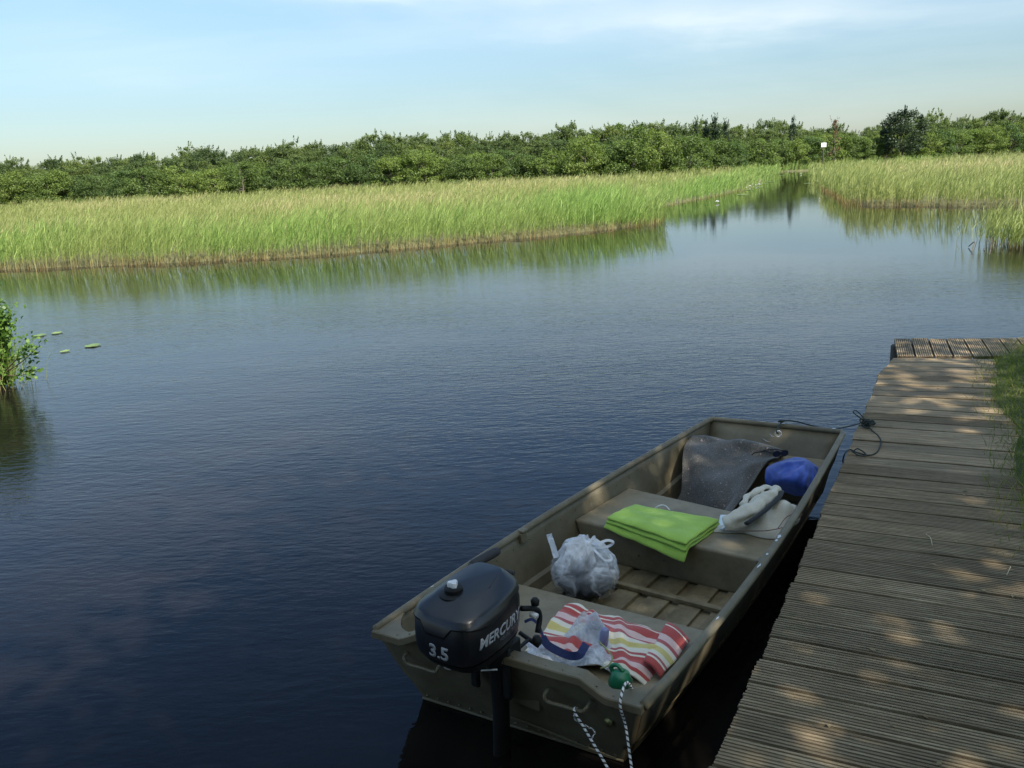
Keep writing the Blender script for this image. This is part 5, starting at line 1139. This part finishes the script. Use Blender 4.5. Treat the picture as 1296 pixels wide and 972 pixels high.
# ---------------------------------------------------------------- waterside plants
random.seed(12)
def shrub(base, h, label):
    root = empty('waterside_shrub', tuple(base)); mb = MB(); Lc, Ld = [], []
    tips = []
    for k in range(46):
        a = random.uniform(-0.3, 2*math.pi-0.3); sp_ = random.uniform(0.05, 0.33)*h*(0.9 if k else 0.1); hh = h*random.uniform(0.62, 1.02)*(1-0.45*sp_/(0.45*h)*0.7)
        b0 = base+Vector((random.uniform(-0.22, 0.06), random.uniform(-0.15, 0.15), -0.1)); e = base+Vector((math.cos(a)*sp_-0.16, math.sin(a)*sp_, hh))
        P = spline([b0, b0.lerp(e, 0.4)+Vector((random.uniform(-0.04, 0.04), 0, 0.03)), e], 7); mb.tube(P, [0.009*(1-0.8*i/(len(P)-1)) for i in range(len(P))], 6)
        for i in range(3, len(P)): 
            for q in range(14): Lc.append(P[i]+Vector(rng.normal(0, 0.05, 3))); Ld.append((P[i]-P[i-1]).normalized())
        tips.append(P)
    # a low side branch reaching over the water
    for (px, py, zz) in ((50, 437, 0.52), (38, 430, 0.6), (44, 470, 0.25)):
        e = at(px, py, zz); e = Vector((e.x, e.y, zz)); P = spline([base+Vector((0, 0, 0.1)), base.lerp(e, 0.55)+Vector((0, 0, 0.02)), e], 7); mb.tube(P, [0.008*(1-0.8*i/(len(P)-1)) for i in range(len(P))], 6)
        for i in range(8, len(P)):
            for q in range(7): Lc.append(P[i]+Vector(rng.normal(0, 0.03, 3))); Ld.append((P[i]-P[i-1]).normalized())
    mb.build('stems', simple('shrub_stems', (0.09, 0.06, 0.035), 0.8, 0.3), root)
    C = np.array([tuple(c) for c in Lc]); n = len(C); V = []; F = []; Rr = []
    for c, d in zip(Lc, Ld):
        nr = Vector((random.gauss(0, 0.7), random.gauss(-0.3, 0.6), random.gauss(0.7, 0.4))).normalized(); t = (d+Vector((random.gauss(0, .7), random.gauss(0, .7), random.gauss(0.1, .5)))); t = (t-nr*t.dot(nr)).normalized(); s_ = nr.cross(t)
        ln = random.uniform(0.038, 0.066); wd = ln*0.27; b = len(V)
        for (y, x_, zc) in ((0, 0, 0), (0.3, -1, 0.1), (0.7, -0.85, 0.12), (1, 0, -0.05), (0.7, 0.85, 0.12), (0.3, 1, 0.1)): V.append(c+t*(ln*y)+s_*(wd*x_)+nr*(ln*zc))
        F += [(b, b+1, b+5), (b+1, b+2, b+4, b+5), (b+2, b+3, b+4)]; Rr += [random.random()]*6
    new_obj('foliage', V, F, NEARLEAF, root, smooth=False, attrs=dict(rnd=Rr)); tag(root, label, 'shrub')
shrub(Vector((at(4, 490, 0).x, at(4, 490, 0).y, 0.03)), 1.12, 'leafy green shrub growing out of the water at the left edge')
parts = []; q = at(8, 490, 0); XY = np.column_stack([rng.normal(q.x-0.12, 0.16, 170), rng.normal(q.y+0.05, 0.14, 170)]); reeds(parts, XY, 0.62, 0.05, 0.5, nleaf=2, lean=(0.04, 0), leafw=0.012)
tag(catmesh('shore_grass', parts, REED2), kind='stuff')
# lily pads
PADM = leafy('lily_pad', [(0, (0.11, 0.17, 0.04)), (1, (0.2, 0.27, 0.08))], 0.1, 0.35)
pads = [(50, 424, 0.09, 'long lily pad leaf floating nearest to the shrub, behind the others'), (72, 421, 0.075, 'lily pad farthest from the viewer, right of the shrub'), (82, 444, 0.06, 'ragged lily pad just left of the brightest one'), (117, 437, 0.10, 'bright flat lily pad, rightmost of the small group by the shrub')]
pads2 = [(948, 240, .3), (960, 236, .3), (966, 232, .35), (940, 246, .3), (975, 230, .3), (1022, 232, .25), (990, 222, .35)]
def pad(px, py, r, label, group, i):
    c = at(px, py, 0.012); mb = MB(); n = 16; V = [Vector((c.x, c.y, 0.012))]+[Vector((c.x+r*math.cos(t)*random.uniform(.9, 1.05), c.y+r*math.sin(t)*random.uniform(.9, 1.05), 0.010+0.008*random.random())) for t in np.linspace(0.25, 6.0, n)]
    o = new_obj('lily_pad', V, [(0, 1+k, 2+k) for k in range(n-1)], PADM, smooth=False, attrs=dict(rnd=[random.random()]*len(V))); m_ = o.modifiers.new('s', 'SOLIDIFY'); m_.thickness = 0.003; tag(o, label, 'lily pad', group)
for i, (x, y, r, lb) in enumerate(pads): pad(x, y, r, lb, 'lily pads beside the left shrub', i)
for i, (x, y, r) in enumerate(pads2): pad(x, y, r, 'small lily pad floating along the edge of the channel', 'lily pads in the channel', i)
WP = simple('white_petals', (0.75, 0.75, 0.7), 0.5, 0.05)
def flower(px, py, label, s=0.09):
    c = at(px, py, 0.03); V, F = [], []
    for ring, (el_, rr_) in enumerate(((0.35, 1.0), (0.8, 0.8), (1.15, 0.6))):
        for k in range(8):
            a = 6.283*(k+ring*0.5)/8; d = Vector((math.cos(a)*math.cos(el_), math.sin(a)*math.cos(el_), math.sin(el_))); sd_ = Vector((-math.sin(a), math.cos(a), 0)); b = len(V)
            V += [c, c+d*s*rr_*0.55-sd_*s*0.2, c+d*s*rr_, c+d*s*rr_*0.55+sd_*s*0.2]; F.append((b, b+1, b+2, b+3))
    o = new_obj('water_lily', V, F, WP, smooth=False); tag(o, label, 'water lily', 'white water lilies in the channel')
for x, y, lb in ((944, 238, 'leftmost lily flower of the white row by the reeds'), (949, 236, 'second lily flower from the left of the white row by the reeds'), (953, 234, 'middle lily flower of the white row by the reeds'), (957, 235, 'second lily flower from the right of the white row by the reeds'), (961, 234, 'rightmost lily flower of the white row by the reeds'), (945, 231, 'lily flower just behind the white row, closest to the reeds'), (908, 256, 'single white lily flower floating nearest to the viewer'), (987, 217, 'white lily flower in the middle of the farthest group'), (992, 216, 'white lily flower right of the middle in the farthest group'), (1014, 220, 'single white lily flower at the right bank of the channel'), (997, 217, 'rightmost white lily flower of the farthest group'), (983, 218, 'leftmost white lily flower of the farthest group')): flower(x, y, lb, 0.14)
random.seed(77); V, F = [], []
for k in range(150):
    if k < 150: p = at(random.uniform(20, 820), random.uniform(300, 352), 0); q = Vector((p.x, p.y-0.0, 0))
    else: q = Vector((random.uniform(-4, 1.5), random.uniform(3.5, 12), 0))
    q.z = 0.004; a = random.uniform(0, 6.28); l = random.uniform(0.006, 0.02)*(2.2 if k < 150 else 0.8); w_ = l*random.uniform(0.15, 0.5); ux = Vector((math.cos(a), math.sin(a), 0)); uy = Vector((-math.sin(a), math.cos(a), 0)); b = len(V)
    V += [q-ux*l, q-uy*w_, q+ux*l, q+uy*w_]; F.append((b, b+1, b+2, b+3))
tag(new_obj('floating_debris', V, F, simple('debris', (0.16, 0.15, 0.07), 0.8, 0.5, 3), smooth=False), kind='stuff')
# twigs standing in the water by the right clump
for i, (pts, lb) in enumerate((([(1226, 313), (1233, 315), (1230, 320)], 'bent dark twig in the water, left of the other twig and the reed clump'), ([(1245, 316), (1252, 322), (1256, 302)], 'forked dark twig in the water touching the reed clump at the right'))):
    mb = MB(); P = [at(x, y, 0.0) for x, y in pts]; P = [Vector((p.x, p.y, z)) for p, z in zip(P, (0.02, 0.14, 0.02) if i == 0 else (0.02, -0.02, 0.25))]; mb.tube(spline(P, 4), 0.009, 6); o = mb.build('twig', BARK); tag(o, lb, 'twig')
